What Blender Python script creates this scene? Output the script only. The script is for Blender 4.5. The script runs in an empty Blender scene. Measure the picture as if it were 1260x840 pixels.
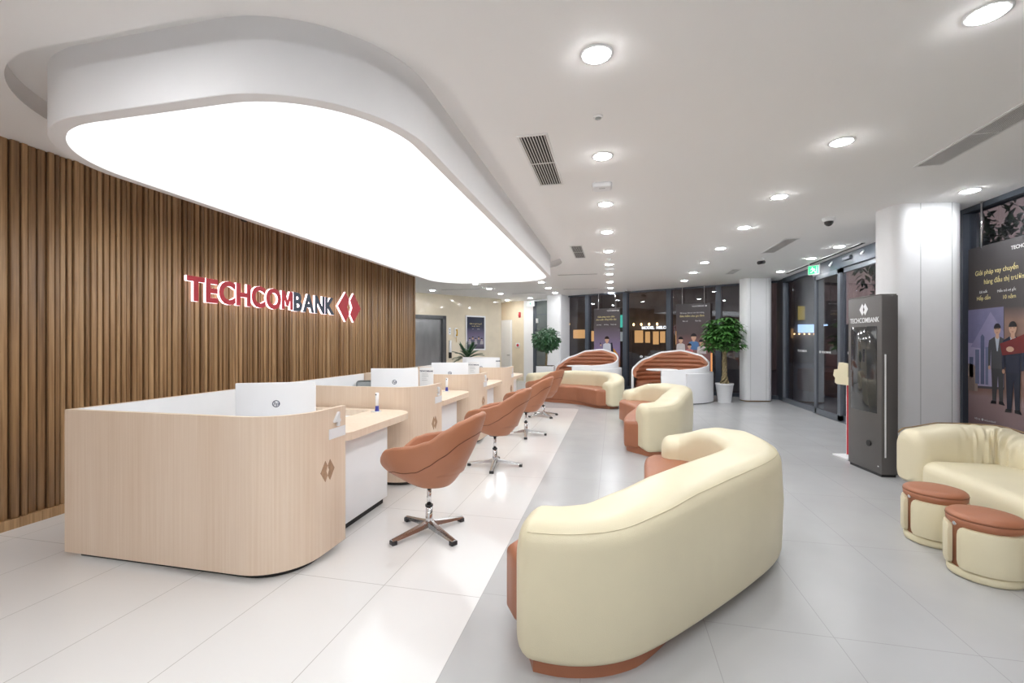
import bpy, bmesh, math, random
from mathutils import Vector, Matrix
random.seed(7)
PI=math.pi
S=bpy.context.scene
C=bpy.context.collection
H=3.14          # ceiling height
R=math.radians

# ------------------------------------------------------------------ materials
def newmat(name):
    m=bpy.data.materials.new(name); m.use_nodes=True
    nt=m.node_tree; b=nt.nodes['Principled BSDF']
    return m,nt,b
def mat(name,col,rough=.5,metal=0,var=.04,scale=6,bump=0,bscale=60,emis=None,estr=0,spec=.5,coat=0,stretch=(1,1,1)):
    m,nt,b=newmat(name); N=nt.nodes; L=nt.links
    tc=N.new('ShaderNodeTexCoord'); mp=N.new('ShaderNodeMapping'); mp.inputs['Scale'].default_value=stretch
    L.new(tc.outputs['Object'],mp.inputs[0])
    nz=N.new('ShaderNodeTexNoise'); nz.inputs['Scale'].default_value=scale; nz.inputs['Detail'].default_value=4
    L.new(mp.outputs[0],nz.inputs['Vector'])
    cr=N.new('ShaderNodeValToRGB')
    lo=[max(0,c*(1-var)) for c in col]; hi=[min(1,c*(1+var)) for c in col]
    cr.color_ramp.elements[0].position=.3; cr.color_ramp.elements[1].position=.7
    cr.color_ramp.elements[0].color=(*lo,1); cr.color_ramp.elements[1].color=(*hi,1)
    L.new(nz.outputs['Fac'],cr.inputs[0]); L.new(cr.outputs[0],b.inputs['Base Color'])
    b.inputs['Roughness'].default_value=rough; b.inputs['Metallic'].default_value=metal
    b.inputs['Specular IOR Level'].default_value=spec
    if coat: b.inputs['Coat Weight'].default_value=coat; b.inputs['Coat Roughness'].default_value=.05
    if bump:
        n2=N.new('ShaderNodeTexNoise'); n2.inputs['Scale'].default_value=bscale; n2.inputs['Detail'].default_value=3
        L.new(tc.outputs['Object'],n2.inputs['Vector'])
        bp=N.new('ShaderNodeBump'); bp.inputs['Strength'].default_value=bump; bp.inputs['Distance'].default_value=.01
        L.new(n2.outputs['Fac'],bp.inputs['Height']); L.new(bp.outputs[0],b.inputs['Normal'])
    if estr:
        b.inputs['Emission Color'].default_value=(*(emis or col),1); b.inputs['Emission Strength'].default_value=estr
    return m
def wood(name,dark,light,rough=.45,sx=14,sz=.7,grain=60):
    m,nt,b=newmat(name); N=nt.nodes; L=nt.links
    tc=N.new('ShaderNodeTexCoord'); mp=N.new('ShaderNodeMapping'); mp.inputs['Scale'].default_value=(sx,sx,sz)
    L.new(tc.outputs['Object'],mp.inputs[0])
    n1=N.new('ShaderNodeTexNoise'); n1.inputs['Scale'].default_value=1.0; n1.inputs['Detail'].default_value=6; n1.inputs['Roughness'].default_value=.6
    mp2=N.new('ShaderNodeMapping'); mp2.inputs['Scale'].default_value=(grain,grain,sz*2.2); L.new(tc.outputs['Object'],mp2.inputs[0])
    n2=N.new('ShaderNodeTexNoise'); n2.inputs['Scale'].default_value=1.5; n2.inputs['Detail'].default_value=4
    L.new(mp.outputs[0],n1.inputs['Vector']); L.new(mp2.outputs[0],n2.inputs['Vector'])
    mx=N.new('ShaderNodeMath'); mx.operation='ADD'; L.new(n1.outputs['Fac'],mx.inputs[0]); L.new(n2.outputs['Fac'],mx.inputs[1])
    h=N.new('ShaderNodeMath'); h.operation='MULTIPLY'; h.inputs[1].default_value=.5; L.new(mx.outputs[0],h.inputs[0])
    cr=N.new('ShaderNodeValToRGB'); cr.color_ramp.elements[0].position=.33; cr.color_ramp.elements[1].position=.67
    cr.color_ramp.elements[0].color=(*dark,1); cr.color_ramp.elements[1].color=(*light,1)
    L.new(h.outputs[0],cr.inputs[0]); L.new(cr.outputs[0],b.inputs['Base Color'])
    b.inputs['Roughness'].default_value=rough
    bp=N.new('ShaderNodeBump'); bp.inputs['Strength'].default_value=.08; bp.inputs['Distance'].default_value=.004
    L.new(n2.outputs['Fac'],bp.inputs['Height']); L.new(bp.outputs[0],b.inputs['Normal'])
    return m
def tilemat(name,col,line,rough,x0,px,y0,py,t=.0022,var=.03,cloud=1.2,rvar=.05,linemix=1.0):
    m,nt,b=newmat(name); N=nt.nodes; L=nt.links
    tc=N.new('ShaderNodeTexCoord'); sp=N.new('ShaderNodeSeparateXYZ'); L.new(tc.outputs['Object'],sp.inputs[0])
    def ln(out,o,p):
        a=N.new('ShaderNodeMath'); a.operation='SUBTRACT'; L.new(out,a.inputs[0]); a.inputs[1].default_value=o-p*50+p/2
        d=N.new('ShaderNodeMath'); d.operation='MODULO'; L.new(a.outputs[0],d.inputs[0]); d.inputs[1].default_value=p
        s=N.new('ShaderNodeMath'); s.operation='SUBTRACT'; L.new(d.outputs[0],s.inputs[0]); s.inputs[1].default_value=p/2
        ab=N.new('ShaderNodeMath'); ab.operation='ABSOLUTE'; L.new(s.outputs[0],ab.inputs[0])
        lt=N.new('ShaderNodeMath'); lt.operation='LESS_THAN'; L.new(ab.outputs[0],lt.inputs[0]); lt.inputs[1].default_value=t
        return lt.outputs[0]
    lx=ln(sp.outputs['X'],x0,px); ly=ln(sp.outputs['Y'],y0,py)
    mxn=N.new('ShaderNodeMath'); mxn.operation='MAXIMUM'; L.new(lx,mxn.inputs[0]); L.new(ly,mxn.inputs[1])
    sc=N.new('ShaderNodeMath'); sc.operation='MULTIPLY'; sc.inputs[1].default_value=linemix; L.new(mxn.outputs[0],sc.inputs[0])
    nz=N.new('ShaderNodeTexNoise'); nz.inputs['Scale'].default_value=cloud; nz.inputs['Detail'].default_value=3; L.new(tc.outputs['Object'],nz.inputs['Vector'])
    cr=N.new('ShaderNodeValToRGB'); cr.color_ramp.elements[0].position=.2; cr.color_ramp.elements[1].position=.8
    cr.color_ramp.elements[0].color=(*[c*(1-var) for c in col],1); cr.color_ramp.elements[1].color=(*[min(1,c*(1+var)) for c in col],1)
    L.new(nz.outputs['Fac'],cr.inputs[0])
    mix=N.new('ShaderNodeMix'); mix.data_type='RGBA'; L.new(sc.outputs[0],mix.inputs[0]); L.new(cr.outputs[0],mix.inputs[6]); mix.inputs[7].default_value=(*line,1)
    L.new(mix.outputs[2],b.inputs['Base Color'])
    mr=N.new('ShaderNodeMapRange'); mr.inputs[3].default_value=rough-rvar; mr.inputs[4].default_value=rough+rvar; L.new(nz.outputs['Fac'],mr.inputs[0]); L.new(mr.outputs[0],b.inputs['Roughness'])
    return m
def glassmat(name,tint=(.5,.52,.55),refl=.07,rough=.0):
    m=bpy.data.materials.new(name); m.use_nodes=True; nt=m.node_tree; N=nt.nodes; L=nt.links
    N.remove(N['Principled BSDF']); out=N['Material Output']
    tr=N.new('ShaderNodeBsdfTransparent'); tr.inputs[0].default_value=(*tint,1)
    gl=N.new('ShaderNodeBsdfGlossy'); gl.inputs['Roughness'].default_value=rough; gl.inputs[0].default_value=(.9,.93,.97,1)
    lw=N.new('ShaderNodeLayerWeight'); lw.inputs['Blend'].default_value=.5; pw=N.new('ShaderNodeMath'); pw.operation='POWER'; pw.inputs[1].default_value=4.2; L.new(lw.outputs['Facing'],pw.inputs[0]); fr=N.new('ShaderNodeMath'); fr.operation='MULTIPLY'; fr.inputs[1].default_value=.8; L.new(pw.outputs[0],fr.inputs[0])
    ad=N.new('ShaderNodeMath'); ad.operation='ADD'; ad.inputs[1].default_value=refl-.03; L.new(fr.outputs[0],ad.inputs[0])
    nz=N.new('ShaderNodeTexNoise'); nz.inputs['Scale'].default_value=2; 
    tc=N.new('ShaderNodeTexCoord'); L.new(tc.outputs['Object'],nz.inputs['Vector'])
    mu=N.new('ShaderNodeMath'); mu.operation='MULTIPLY_ADD'; mu.inputs[1].default_value=.01; L.new(nz.outputs['Fac'],mu.inputs[0]); L.new(ad.outputs[0],mu.inputs[2])
    ms=N.new('ShaderNodeMixShader'); L.new(mu.outputs[0],ms.inputs[0]); L.new(tr.outputs[0],ms.inputs[1]); L.new(gl.outputs[0],ms.inputs[2])
    L.new(ms.outputs[0],out.inputs[0]); return m

M={}
M['ceil']=mat('ceiling_paint',(.90,.895,.89),.85,var=.006,scale=.6,bump=.02)
M['drum']=mat('drum_paint',(.90,.90,.91),.6,var=.006)
M['white']=mat('white_paint',(.84,.85,.87),.45,var=.01)
M['white2']=mat('white_laminate',(.86,.87,.89),.35,var=.01)
M['column']=mat('column_panel',(.84,.85,.87),.4,var=.01)
M['slatA']=wood('walnut_slat_a',(.19,.098,.042),(.50,.31,.155),.42,9,.55,45)
M['slatB']=wood('walnut_slat_b',(.13,.066,.028),(.38,.225,.108),.42,10,.5,40)
M['slatC']=wood('walnut_slat_c',(.25,.14,.060),(.58,.375,.20),.42,8,.6,50)
M['slatback']=wood('walnut_backing',(.10,.05,.025),(.18,.09,.045),.6,9,.5,40)
M['oak']=wood('light_oak_laminate',(.72,.56,.42),(.83,.69,.56),.42,5,.35,55)
M['oaktop']=wood('light_oak_top',(.76,.62,.48),(.84,.71,.58),.35,5,.5,30)
M['oakdark']=mat('carved_oak',(.42,.26,.16),.6,var=.15,scale=40)
M['leather']=mat('brown_leather',(.40,.155,.080),.42,var=.05,scale=5,bump=.12,bscale=260)
M['leather2']=mat('tan_chair_leather',(.44,.185,.098),.42,var=.04,scale=5,bump=.1,bscale=260)
M['seam']=mat('dark_seam',(.16,.06,.03),.7)
M['cream']=mat('cream_leather',(.77,.70,.50),.40,var=.03,scale=3,bump=.1,bscale=240)
M['creamseam']=mat('cream_seam',(.68,.61,.43),.5)
M['cream2']=mat('cream_soft_leather',(.76,.69,.50),.42,var=.03,scale=3,bump=.14,bscale=120)
M['piping']=mat('brown_piping',(.30,.20,.10),.5)
M['chrome']=mat('chrome',(.75,.75,.76),.12,1,var=.02)
M['steelleg']=mat('polished_aluminium',(.55,.55,.55),.22,1,var=.03)
M['black']=mat('black_plastic',(.02,.02,.022),.4)
M['grey']=mat('grey_plastic',(.33,.35,.35),.5)
M['bronze']=mat('bronze_leg',(.30,.19,.10),.35,.6)
M['frame']=mat('dark_blue_grey_aluminium',(.075,.09,.115),.42,.25,var=.04)
M['frame2']=mat('grey_aluminium',(.17,.19,.22),.38,.35,var=.04)
M['kiosk']=mat('kiosk_grey',(.125,.118,.115),.42,.2,var=.03)
M['screen']=mat('black_screen_glass',(.035,.036,.038),.06,var=.02,spec=.8)
M['red']=mat('sign_red',(.50,.028,.045),.45,var=.03)
M['navy']=mat('sign_navy',(.035,.055,.09),.45,var=.03)
M['glow']=mat('sign_halo_acrylic',(1,.92,.95),.4,emis=(1,.86,.92),estr=1.5)
M['panel']=mat('stretch_light_panel',(1,1,1),.5,emis=(.94,.985,1.0),estr=1.25,var=.0)
M['lamp']=mat('downlight_lens',(1,1,1),.5,emis=(.97,.985,1),estr=150,var=.0)
M['marble']=mat('beige_marble',(.76,.68,.54),.06,var=.06,scale=2.2)
M['steel']=mat('brushed_steel',(.40,.41,.42),.28,.85,var=.12,scale=5,stretch=(1,1,.25))
M['steeldark']=mat('dark_steel_frame',(.16,.165,.17),.3,.8,var=.05)
M['greyglass']=mat('frosted_grey_door',(.13,.15,.15),.2,var=.04)
M['glass']=glassmat('night_glass',(.76,.78,.80),.085)
M['ventdark']=mat('vent_shadow',(.03,.03,.03),.8)
M['ventwhite']=mat('vent_white',(.78,.78,.78),.5)
M['exitgreen']=mat('exit_green',(.02,.45,.14),.4,emis=(.04,.75,.25),estr=.9)
M['exitwhite']=mat('exit_white',(.9,1,.95),.4,emis=(.85,1,.9),estr=.25)
M['floorW']=tilemat('white_polished_tile',(.77,.765,.76),(.48,.47,.455),.13,-.765,.62,2.55,1.2,var=.012,rvar=.03)
M['floorG']=tilemat('grey_matt_tile',(.46,.463,.468),(.33,.33,.33),.27,-.765,.62,2.6,1.2,var=.05,cloud=1.8,linemix=.75,rvar=.004)
M['leaf']=mat('green_leaf',(.07,.20,.045),.35,var=.5,scale=9)
M['leaf2']=mat('dark_green_leaf',(.04,.12,.05),.35,var=.5,scale=9)
M['trunk']=mat('pale_trunk',(.30,.24,.13),.8,var=.3,scale=30,bump=.4,bscale=80)
M['soil']=mat('soil',(.05,.035,.02),.9,var=.4,scale=40)
M['pink']=mat('fill_pink',(.8,.5,.4),.6)
M['paper']=mat('white_paper',(.86,.86,.86),.6)
M['ink']=mat('ink_dark',(.06,.07,.12),.6)
M['yellow']=mat('handset_yellow',(.7,.42,.03),.4)
M['blue']=mat('pen_blue',(.04,.05,.32),.35)
M['skin']=mat('print_skin',(.62,.36,.24),.5)
def em(name,c,s): return mat(name,c,.6,emis=c,estr=s,var=.0)

# ------------------------------------------------------------------ mesh builder
class MB:
    def __init__(s): s.bm=bmesh.new(); s.mats=[]
    def mi(s,m):
        if m not in s.mats: s.mats.append(m)
        return s.mats.index(m)
    def face(s,vs,m,smooth=False):
        try: f=s.bm.faces.new(vs)
        except ValueError: return None
        f.material_index=s.mi(m); f.smooth=smooth; return f
    def poly(s,pts,m,smooth=False): return s.face([s.bm.verts.new(p) for p in pts],m,smooth)
    def grid(s,rows,m,closed=False,smooth=True,cap0=False,cap1=False,flip=False,capm=None):
        V=[[s.bm.verts.new(p) for p in r] for r in rows]; n=len(rows[0])
        for i in range(len(V)-1):
            for j in range(n if closed else n-1):
                k=(j+1)%n; q=[V[i][j],V[i][k],V[i+1][k],V[i+1][j]]
                if flip: q.reverse()
                s.face(q,m,smooth)
        if cap0: s.face(list(reversed(V[0])) if not flip else V[0],capm or m)
        if cap1: s.face(V[-1] if not flip else list(reversed(V[-1])),capm or m)
        return V
    def box(s,x0,x1,y0,y1,z0,z1,m,bev=0,T=None,seg=2):
        t=bmesh.new(); bmesh.ops.create_cube(t,size=1)
        for v in t.verts: v.co=Vector(((x0+x1)/2+v.co.x*(x1-x0),(y0+y1)/2+v.co.y*(y1-y0),(z0+z1)/2+v.co.z*(z1-z0)))
        if bev: bmesh.ops.bevel(t,geom=t.edges[:],offset=bev,segments=seg,profile=.5,affect='EDGES')
        s.merge(t,m,T,smooth=bev>0)
    def merge(s,t,m,T=None,smooth=False):
        mp={}
        for v in t.verts: mp[v]=s.bm.verts.new(T@v.co if T else v.co)
        i=s.mi(m)
        for f in t.faces:
            try:
                g=s.bm.faces.new([mp[v] for v in f.verts]); g.material_index=i; g.smooth=smooth
            except ValueError: pass
        t.free()
    def cyl(s,c,r,z0,z1,m,n=32,r1=None,smooth=True,rim=0):
        x,y=c; r1=r if r1 is None else r1
        prof=[(r,z0),(r1,z1)] if not rim else [(r-rim,z0),(r,z0+rim),(r1,z1-rim),(r1-rim,z1)]
        s.lathe(c,prof,m,n)
    def lathe(s,c,prof,m,n=32,cap=True):
        x,y=c
        rows=[[(x+a*math.cos(2*PI*k/n),y+a*math.sin(2*PI*k/n),z) for k in range(n)] for a,z in prof]
        s.grid(rows,m,True,True,cap,cap)
    def tube(s,pts,rad,m,n=8,cap=True,smooth=True):
        pts=[Vector(p) for p in pts]; rows=[]
        rad=rad if isinstance(rad,(list,tuple)) else [rad]*len(pts)
        pn=None
        for i,p in enumerate(pts):
            d=(pts[min(i+1,len(pts)-1)]-pts[max(i-1,0)]).normalized()
            if pn is None:
                up=Vector((0,0,1)) if abs(d.z)<.9 else Vector((1,0,0)); a=d.cross(up).normalized()
            else:
                a=(pn-d*pn.dot(d)).normalized()
            pn=a; b=d.cross(a)
            rows.append([p+(a*math.cos(2*PI*k/n)+b*math.sin(2*PI*k/n))*rad[i] for k in range(n)])
        s.grid(rows,m,True,smooth,cap,cap)
    def prism(s,poly,z0,z1,m,r=0,rb=None,side=None,smooth=True,seg=4):
        """closed outline, rounded top edge radius r, bottom radius rb"""
        rb=0 if rb is None else rb; side=side or m
        rows=[]
        def ring(off,z):
            return [(x,y,z) for x,y in offset(poly,-off)]
        if rb:
            for k in range(seg+1):
                a=PI/2*k/seg; rows.append(ring(rb*(1-math.sin(a)),z0+rb*(1-math.cos(a))))
        else: rows.append(ring(0,z0))
        if r:
            for k in range(seg+1):
                a=PI/2*k/seg; rows.append(ring(r*(1-math.cos(a)),z1-r*(1-math.sin(a))))
        else: rows.append(ring(0,z1))
        s.grid(rows,side,True,smooth,True,True,capm=m)
    def build(s,name,parent=None,recalc=True,loc=None,edge=None):
        if recalc: bmesh.ops.recalc_face_normals(s.bm,faces=s.bm.faces[:])
        me=bpy.data.meshes.new(name); s.bm.to_mesh(me); s.bm.free()
        for m in s.mats: me.materials.append(m)
        if edge is not None:
            try: me.set_sharp_from_angle(angle=R(edge))
            except Exception: pass
        o=bpy.data.objects.new(name,me); C.objects.link(o)
        if parent: o.parent=parent
        if loc: o.location=loc
        return o
def area(p): return sum(p[i][0]*p[(i+1)%len(p)][1]-p[(i+1)%len(p)][0]*p[i][1] for i in range(len(p)))/2
def offset(p,d):
    """offset a closed outline outwards by d"""
    if abs(d)<1e-9: return list(p)
    s=1 if area(p)>0 else -1; n=len(p); out=[]
    for i in range(n):
        a=Vector(p[i-1]); b=Vector(p[i]); c=Vector(p[(i+1)%n])
        e1=(b-a); e2=(c-b)
        if e1.length<1e-9: e1=e2
        if e2.length<1e-9: e2=e1
        n1=Vector((e1.y,-e1.x)).normalized()*s; n2=Vector((e2.y,-e2.x)).normalized()*s
        m=(n1+n2)
        if m.length<1e-6: m=n1
        m.normalize(); k=1/max(.5,m.dot(n1))
        out.append((b.x+m.x*d*k,b.y+m.y*d*k))
    return out
def catmull(p,closed=False,n=8):
    out=[]; N=len(p)
    for i in range(N if closed else N-1):
        g=lambda k: Vector(p[k%N]) if closed else Vector(p[max(0,min(N-1,k))])
        a,b,c,d=g(i-1),g(i),g(i+1),g(i+2)
        for k in range(n):
            t=k/n; out.append(tuple(.5*((2*b)+(c-a)*t+(2*a-5*b+4*c-d)*t*t+(3*b-a-3*c+d)*t**3)))
    if not closed: out.append(tuple(p[-1]))
    return out
def rrect(x0,x1,y0,y1,r,n=12):
    out=[]
    rr=r if isinstance(r,(list,tuple)) else [r]*4
    for (cx,cy,a),q in zip([(x1,y1,0),(x0,y1,90),(x0,y0,180),(x1,y0,270)],rr):
        sx=-1 if cx==x1 else 1; sy=-1 if cy==y1 else 1
        if q<=0: out.append((cx,cy)); continue
        for k in range(n+1):
            t=R(a+90*k/n); out.append((cx+sx*q+q*math.cos(t),cy+sy*q+q*math.sin(t)))
    return out
def lerp_tab(tab,x):
    for (a,u),(b,v) in zip(tab,tab[1:]):
        if x<=b:
            t=max(0,(x-a)/(b-a)); t=t*t*(3-2*t)*.5+t*.5; return u+(v-u)*t
    return tab[-1][1]
def thing(name,label,cat,loc=(0,0,0),rz=0,group=None):
    o=bpy.data.objects.new(name,None); C.objects.link(o); o.empty_display_size=.2
    o.location=loc; o.rotation_euler=(0,0,rz); o['label']=label; o['category']=cat
    if group: o['group']=group
    return o
def tag(o,label,cat,group=None):
    o['label']=label; o['category']=cat
    if group: o['group']=group
    return o
def struct(o): o['kind']='structure'; return o
def copytree(o,label=None,loc=None,rz=None,parent=None):
    c=o.copy(); C.objects.link(c)
    if parent: c.parent=parent
    if label: c['label']=label
    if loc is not None: c.location=loc
    if rz is not None: c.rotation_euler=(0,0,rz)
    for ch in list(o.children): copytree(ch,parent=c)
    return c
M_OUT=[(0,0),(0,.70),(.17,.70),(.32,.33),(.47,.70),(.64,.70),(.64,0),(.49,0),(.49,.42),(.38,.14),(.26,.14),(.15,.42),(.15,0)]
def letter_bm(ch,ex,bold):
    if ch!='M': return text_bm(ch,1,ex,bold)
    t=bmesh.new(); P=offset([(x,y) for x,y in M_OUT],bold-.034+.0)
    lo=[t.verts.new((x,y,-ex)) for x,y in P]; hi=[t.verts.new((x,y,ex)) for x,y in P]
    t.faces.new(hi if area(P)>0 else hi[::-1]); t.faces.new(lo[::-1] if area(P)>0 else lo)
    for i in range(len(P)):
        j=(i+1)%len(P); q=[lo[i],lo[j],hi[j],hi[i]]; t.faces.new(q if area(P)>0 else q[::-1])
    return t
def text_bm(body,size=1,extrude=0,bold=0,align='LEFT'):
    cu=bpy.data.curves.new('t','FONT'); cu.body=body; cu.size=size; cu.extrude=extrude; bold=0 if any(ord(c)>255 for c in body) else bold; cu.offset=bold; cu.align_x=align
    cu.resolution_u=4
    o=bpy.data.objects.new('t',cu); C.objects.link(o)
    dg=bpy.context.evaluated_depsgraph_get(); dg.update()
    me=bpy.data.meshes.new_from_object(o.evaluated_get(dg)); t=bmesh.new(); t.from_mesh(me)
    bpy.data.meshes.remove(me); bpy.data.objects.remove(o); bpy.data.curves.remove(cu)
    return t
def plane_T(origin,xdir,zdir=(0,0,1)):
    """maps local (x right, y up, z out) to the world"""
    x=Vector(xdir).normalized(); y=Vector(zdir).normalized(); z=x.cross(y)
    m=Matrix((( x.x,y.x,z.x,origin[0]),(x.y,y.y,z.y,origin[1]),(x.z,y.z,z.z,origin[2]),(0,0,0,1)))
    return m
def text(name,body,size,T,m,parent,extrude=.001,bold=0,align='LEFT',xs=1):
    b=MB(); b.merge(text_bm(body,size,extrude,bold,align),m,T@Matrix.Diagonal((xs,1,1,1)))
    return b.build(name,parent,recalc=False)

LOGO_L=[(-1,0),(-.36,1),(.0,.47),(-.27,0),(0,-.47),(-.36,-1)]
LOGO_L=[(-1,0),(-.34,1),(-.03,.48),(-.22,0),(-.03,-.48),(-.34,-1)]
LOGO_R=[(-x,y) for x,y in reversed(LOGO_L)]
def extr(b,poly,T,z0,z1,m,mside=None):
    lo=[b.bm.verts.new(T@Vector((x,y,z0))) for x,y in poly]; hi=[b.bm.verts.new(T@Vector((x,y,z1))) for x,y in poly]
    b.face(hi,m); b.face(list(reversed(lo)),mside or m)
    for i in range(len(poly)):
        j=(i+1)%len(poly); b.face([lo[i],lo[j],hi[j],hi[i]],mside or m)
def logo(b,T,w,h,z0,z1,m,mside=None):
    for P in (LOGO_L,LOGO_R): extr(b,[(x*w/2,y*h/2) for x,y in P],T,z0,z1,m,mside)

# ------------------------------------------------------------------ camera
cam=bpy.data.cameras.new('camera'); co=bpy.data.objects.new('camera',cam); C.objects.link(co)
cam.sensor_width=36; cam.lens=36*555/1260; cam.shift_y=1.5/1260; cam.clip_start=.05
co.location=(0,0,1.5); co.rotation_euler=(PI/2,0,math.atan(125/555)); S.camera=co
S.view_settings.view_transform='Standard'; S.view_settings.look='None'; S.view_settings.gamma=1; S.view_settings.exposure=.42
S.view_settings.use_curve_mapping=False
S.cycles.sample_clamp_direct=40; S.cycles.diffuse_bounces=8; S.cycles.max_bounces=14; S.cycles.transparent_max_bounces=16

# ------------------------------------------------------------------ room shell
ROOM=[(-9,-4),(4.36,-4),(4.36,13.25),(-1.9,16.14),(-2.3,16.8),(-4.5,18.05),(-9,18.05)]
b=MB()
white=[(-4.9,-4),(-.765,-4)]+[(-.765-.15+.15*math.cos(R(a)),10.33-.15+.15*math.sin(R(a))) for a in range(0,91,15)]+[(-4.9,10.33)]
b.poly([(x,y,0) for x,y in white],M['floorW'])
grey=[(-.765,-4),(4.36,-4),(4.36,13.25),(-1.9,16.14),(-2.3,16.8),(-4.5,18.05),(-9,18.05),(-9,10.33)]+[(x,y) for x,y in reversed(white[1:-1])][:0]
grey=[(-.765,-4),(4.36,-4),(4.36,13.25),(-1.9,16.14),(-2.3,16.8),(-4.5,18.05),(-9,18.05),(-9,10.33),(-4.9,10.33)]+list(reversed(white[2:-1]))
b.poly([(x,y,0) for x,y in grey],M['floorG'])
fl=struct(b.build('floor',recalc=False))
for f in fl.data.polygons:
    if f.normal.z<0: f.flip()

# ceiling with the rounded opening
def loop_edges(bm,pts,z):
    vs=[bm.verts.new((x,y,z)) for x,y in pts]; return vs,[bm.edges.new((vs[i],vs[(i+1)%len(vs)])) for i in range(len(vs))]
HOLE=rrect(-4.15,-1.02,1.87,10.08,1.03,20)
b=MB(); i=b.mi(M['ceil'])
_,e1=loop_edges(b.bm,ROOM,H); hv,e2=loop_edges(b.bm,HOLE,H)
r_=bmesh.ops.triangle_fill(b.bm,use_beauty=True,edges=e1+e2)
for g in r_['geom']:
    if isinstance(g,bmesh.types.BMFace):
        g.material_index=i
        if g.normal.z>0: g.normal_flip()
hi=[b.bm.verts.new((v.co.x,v.co.y,H+.13)) for v in hv]
for k in range(len(hv)):
    j=(k+1)%len(hv); f=b.face([hv[k],hv[j],hi[j],hi[k]],M['ceil'],True)
b.poly([(-4.7,1.2,H+.13),(-.6,1.2,H+.13),(-.6,10.6,H+.13),(-4.7,10.6,H+.13)],M['ceil'])
ceiling=struct(b.build('ceiling',recalc=False))

# slatted wall
b=MB()
b.box(-4.90,-4.765,-4,10.2,0,H,M['slatback'])
y=-3.98
while y<10.17:
    w=random.choice([.030,.036,.040,.052]); d=random.choice([.022,.030,.040]); g=random.choice([.011,.014,.018])
    if y+w>10.2: w=10.2-y
    m=random.choice([M['slatA'],M['slatA'],M['slatB'],M['slatC']])
    b.box(-4.767,-4.765+d,y,y+w,.08,H-.002,m,bev=.002,seg=1); y+=w+g
b.box(-4.777,-4.712,-3.98,10.2,0,.08,M['slatC'])
b.box(-4.90,-4.72,10.2,10.225,0,H,M['slatC'])
struct(b.build('wall_left'))
# wall behind camera, and the side of the camera's left (outside the slatted wall)
b=MB(); b.box(-4.9,4.4,-4.1,-4,0,H,M['white']); struct(b.build('wall_back'))

# marble lift lobby wall
def wallbox(b,A,B_,z0,z1,th,m,side=1):
    A=Vector(A);B_=Vector(B_);d=(B_-A).normalized();n=Vector((-d.y,d.x))*th*side
    p=[A,B_,B_+n,A+n]
    lo=[b.bm.verts.new((q.x,q.y,z0)) for q in p]; hi=[b.bm.verts.new((q.x,q.y,z1)) for q in p]
    b.face(lo,m);b.face(hi,m)
    for k in range(4): b.face([lo[k],lo[(k+1)%4],hi[(k+1)%4],hi[k]],m)
MA=Vector((-6.22,13.77)); MBp=Vector((-4.13,16.5)); MD=(MBp-MA).normalized(); MN=Vector((MD.y,-MD.x))
def mp(s,off=0): p=MA+MD*s+MN*off; return (p.x,p.y)
b=MB()
m_=M['marble']
wallbox(b,mp(-3.0),mp(-1.0),0,H,.15,m_); wallbox(b,mp(-1.0),mp(1.02),2.42,H,.15,m_); wallbox(b,mp(1.02),(MBp.x,MBp.y),0,H,.15,m_)
wallbox(b,(MBp.x,MBp.y),(-4.62,18.0),0,H,.12,m_)
for z in (.78,1.57,2.36): # joints
    pass
wallbox(b,(-8.6,9.9),mp(-3.0),0,H,.15,m_); wallbox(b,(-4.95,9.9),(-8.6,9.9),0,H,.15,M['white'])
struct(b.build('wall_lobby'))
W2A=Vector((-4.62,18.04)); W2B=Vector((-2.25,16.69)); W2D=(W2B-W2A).normalized(); W2N=Vector((W2D.y,-W2D.x))
def wp(s,off=0): p=W2A+W2D*s+W2N*off; return (p.x,p.y)
b=MB(); wallbox(b,wp(0),wp(1.36),0,H,.15,m_); wallbox(b,wp(1.36),wp(2.8),0,H,.15,M['white2'])
struct(b.build('wall_far'))

# lift doors
def panelbox(b,pf,s0,s1,z0,z1,o0,o1,m,bev=0):
    A=pf(s0,o0);B_=pf(s1,o0);D_=pf(s0,o1);E_=pf(s1,o1)
    lo=[b.bm.verts.new((*q,z0)) for q in (A,B_,E_,D_)]; hi=[b.bm.verts.new((*q,z1)) for q in (A,B_,E_,D_)]
    b.face(lo,m);b.face(hi,m)
    for k in range(4): b.face([lo[k],lo[(k+1)%4],hi[(k+1)%4],hi[k]],m)
b=MB()
panelbox(b,mp,-1.0,-.86,0,2.42,-.1,.02,M['steeldark']); panelbox(b,mp,.88,1.02,0,2.42,-.1,.02,M['steeldark']); panelbox(b,mp,-1.0,1.02,2.30,2.42,-.1,.02,M['steeldark'])
lift=struct(b.build('door_4'))
for s0,s1 in ((-.86,.25),(.255,.88)):
    b=MB(); panelbox(b,mp,s0,s1,0,2.30,-.09,-.05 if s0<0 else -.07,M['steel']); b.build('door_leaf',lift)
# white door in the far wall
b=MB(); panelbox(b,wp,.10,.74,0,2.42,0,.03,M['white']); panelbox(b,wp,.14,.70,0,2.38,.03,.045,M['white2'])
d2=struct(b.build('door_2')); b=MB(); b.tube([(*wp(.66,.05),1.0),(*wp(.66,.09),1.0),(*wp(.54,.09),1.0)],.012,M['steeldark']); b.build('door_handle',d2)
# grey glass door
b=MB(); panelbox(b,wp,1.88,2.02,0,H-.06,0,.06,M['frame']); panelbox(b,wp,2.02,2.7,0,H-.06,0,.03,M['greyglass']); panelbox(b,wp,2.02,2.7,2.55,2.58,.03,.04,M['frame']); panelbox(b,wp,2.02,2.7,0,.1,.03,.05,M['frame'])
d3=struct(b.build('door_3')); b=MB(); panelbox(b,wp,2.06,2.12,2.25,2.42,.03,.1,M['white']); b.build('door_closer',d3)

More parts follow.
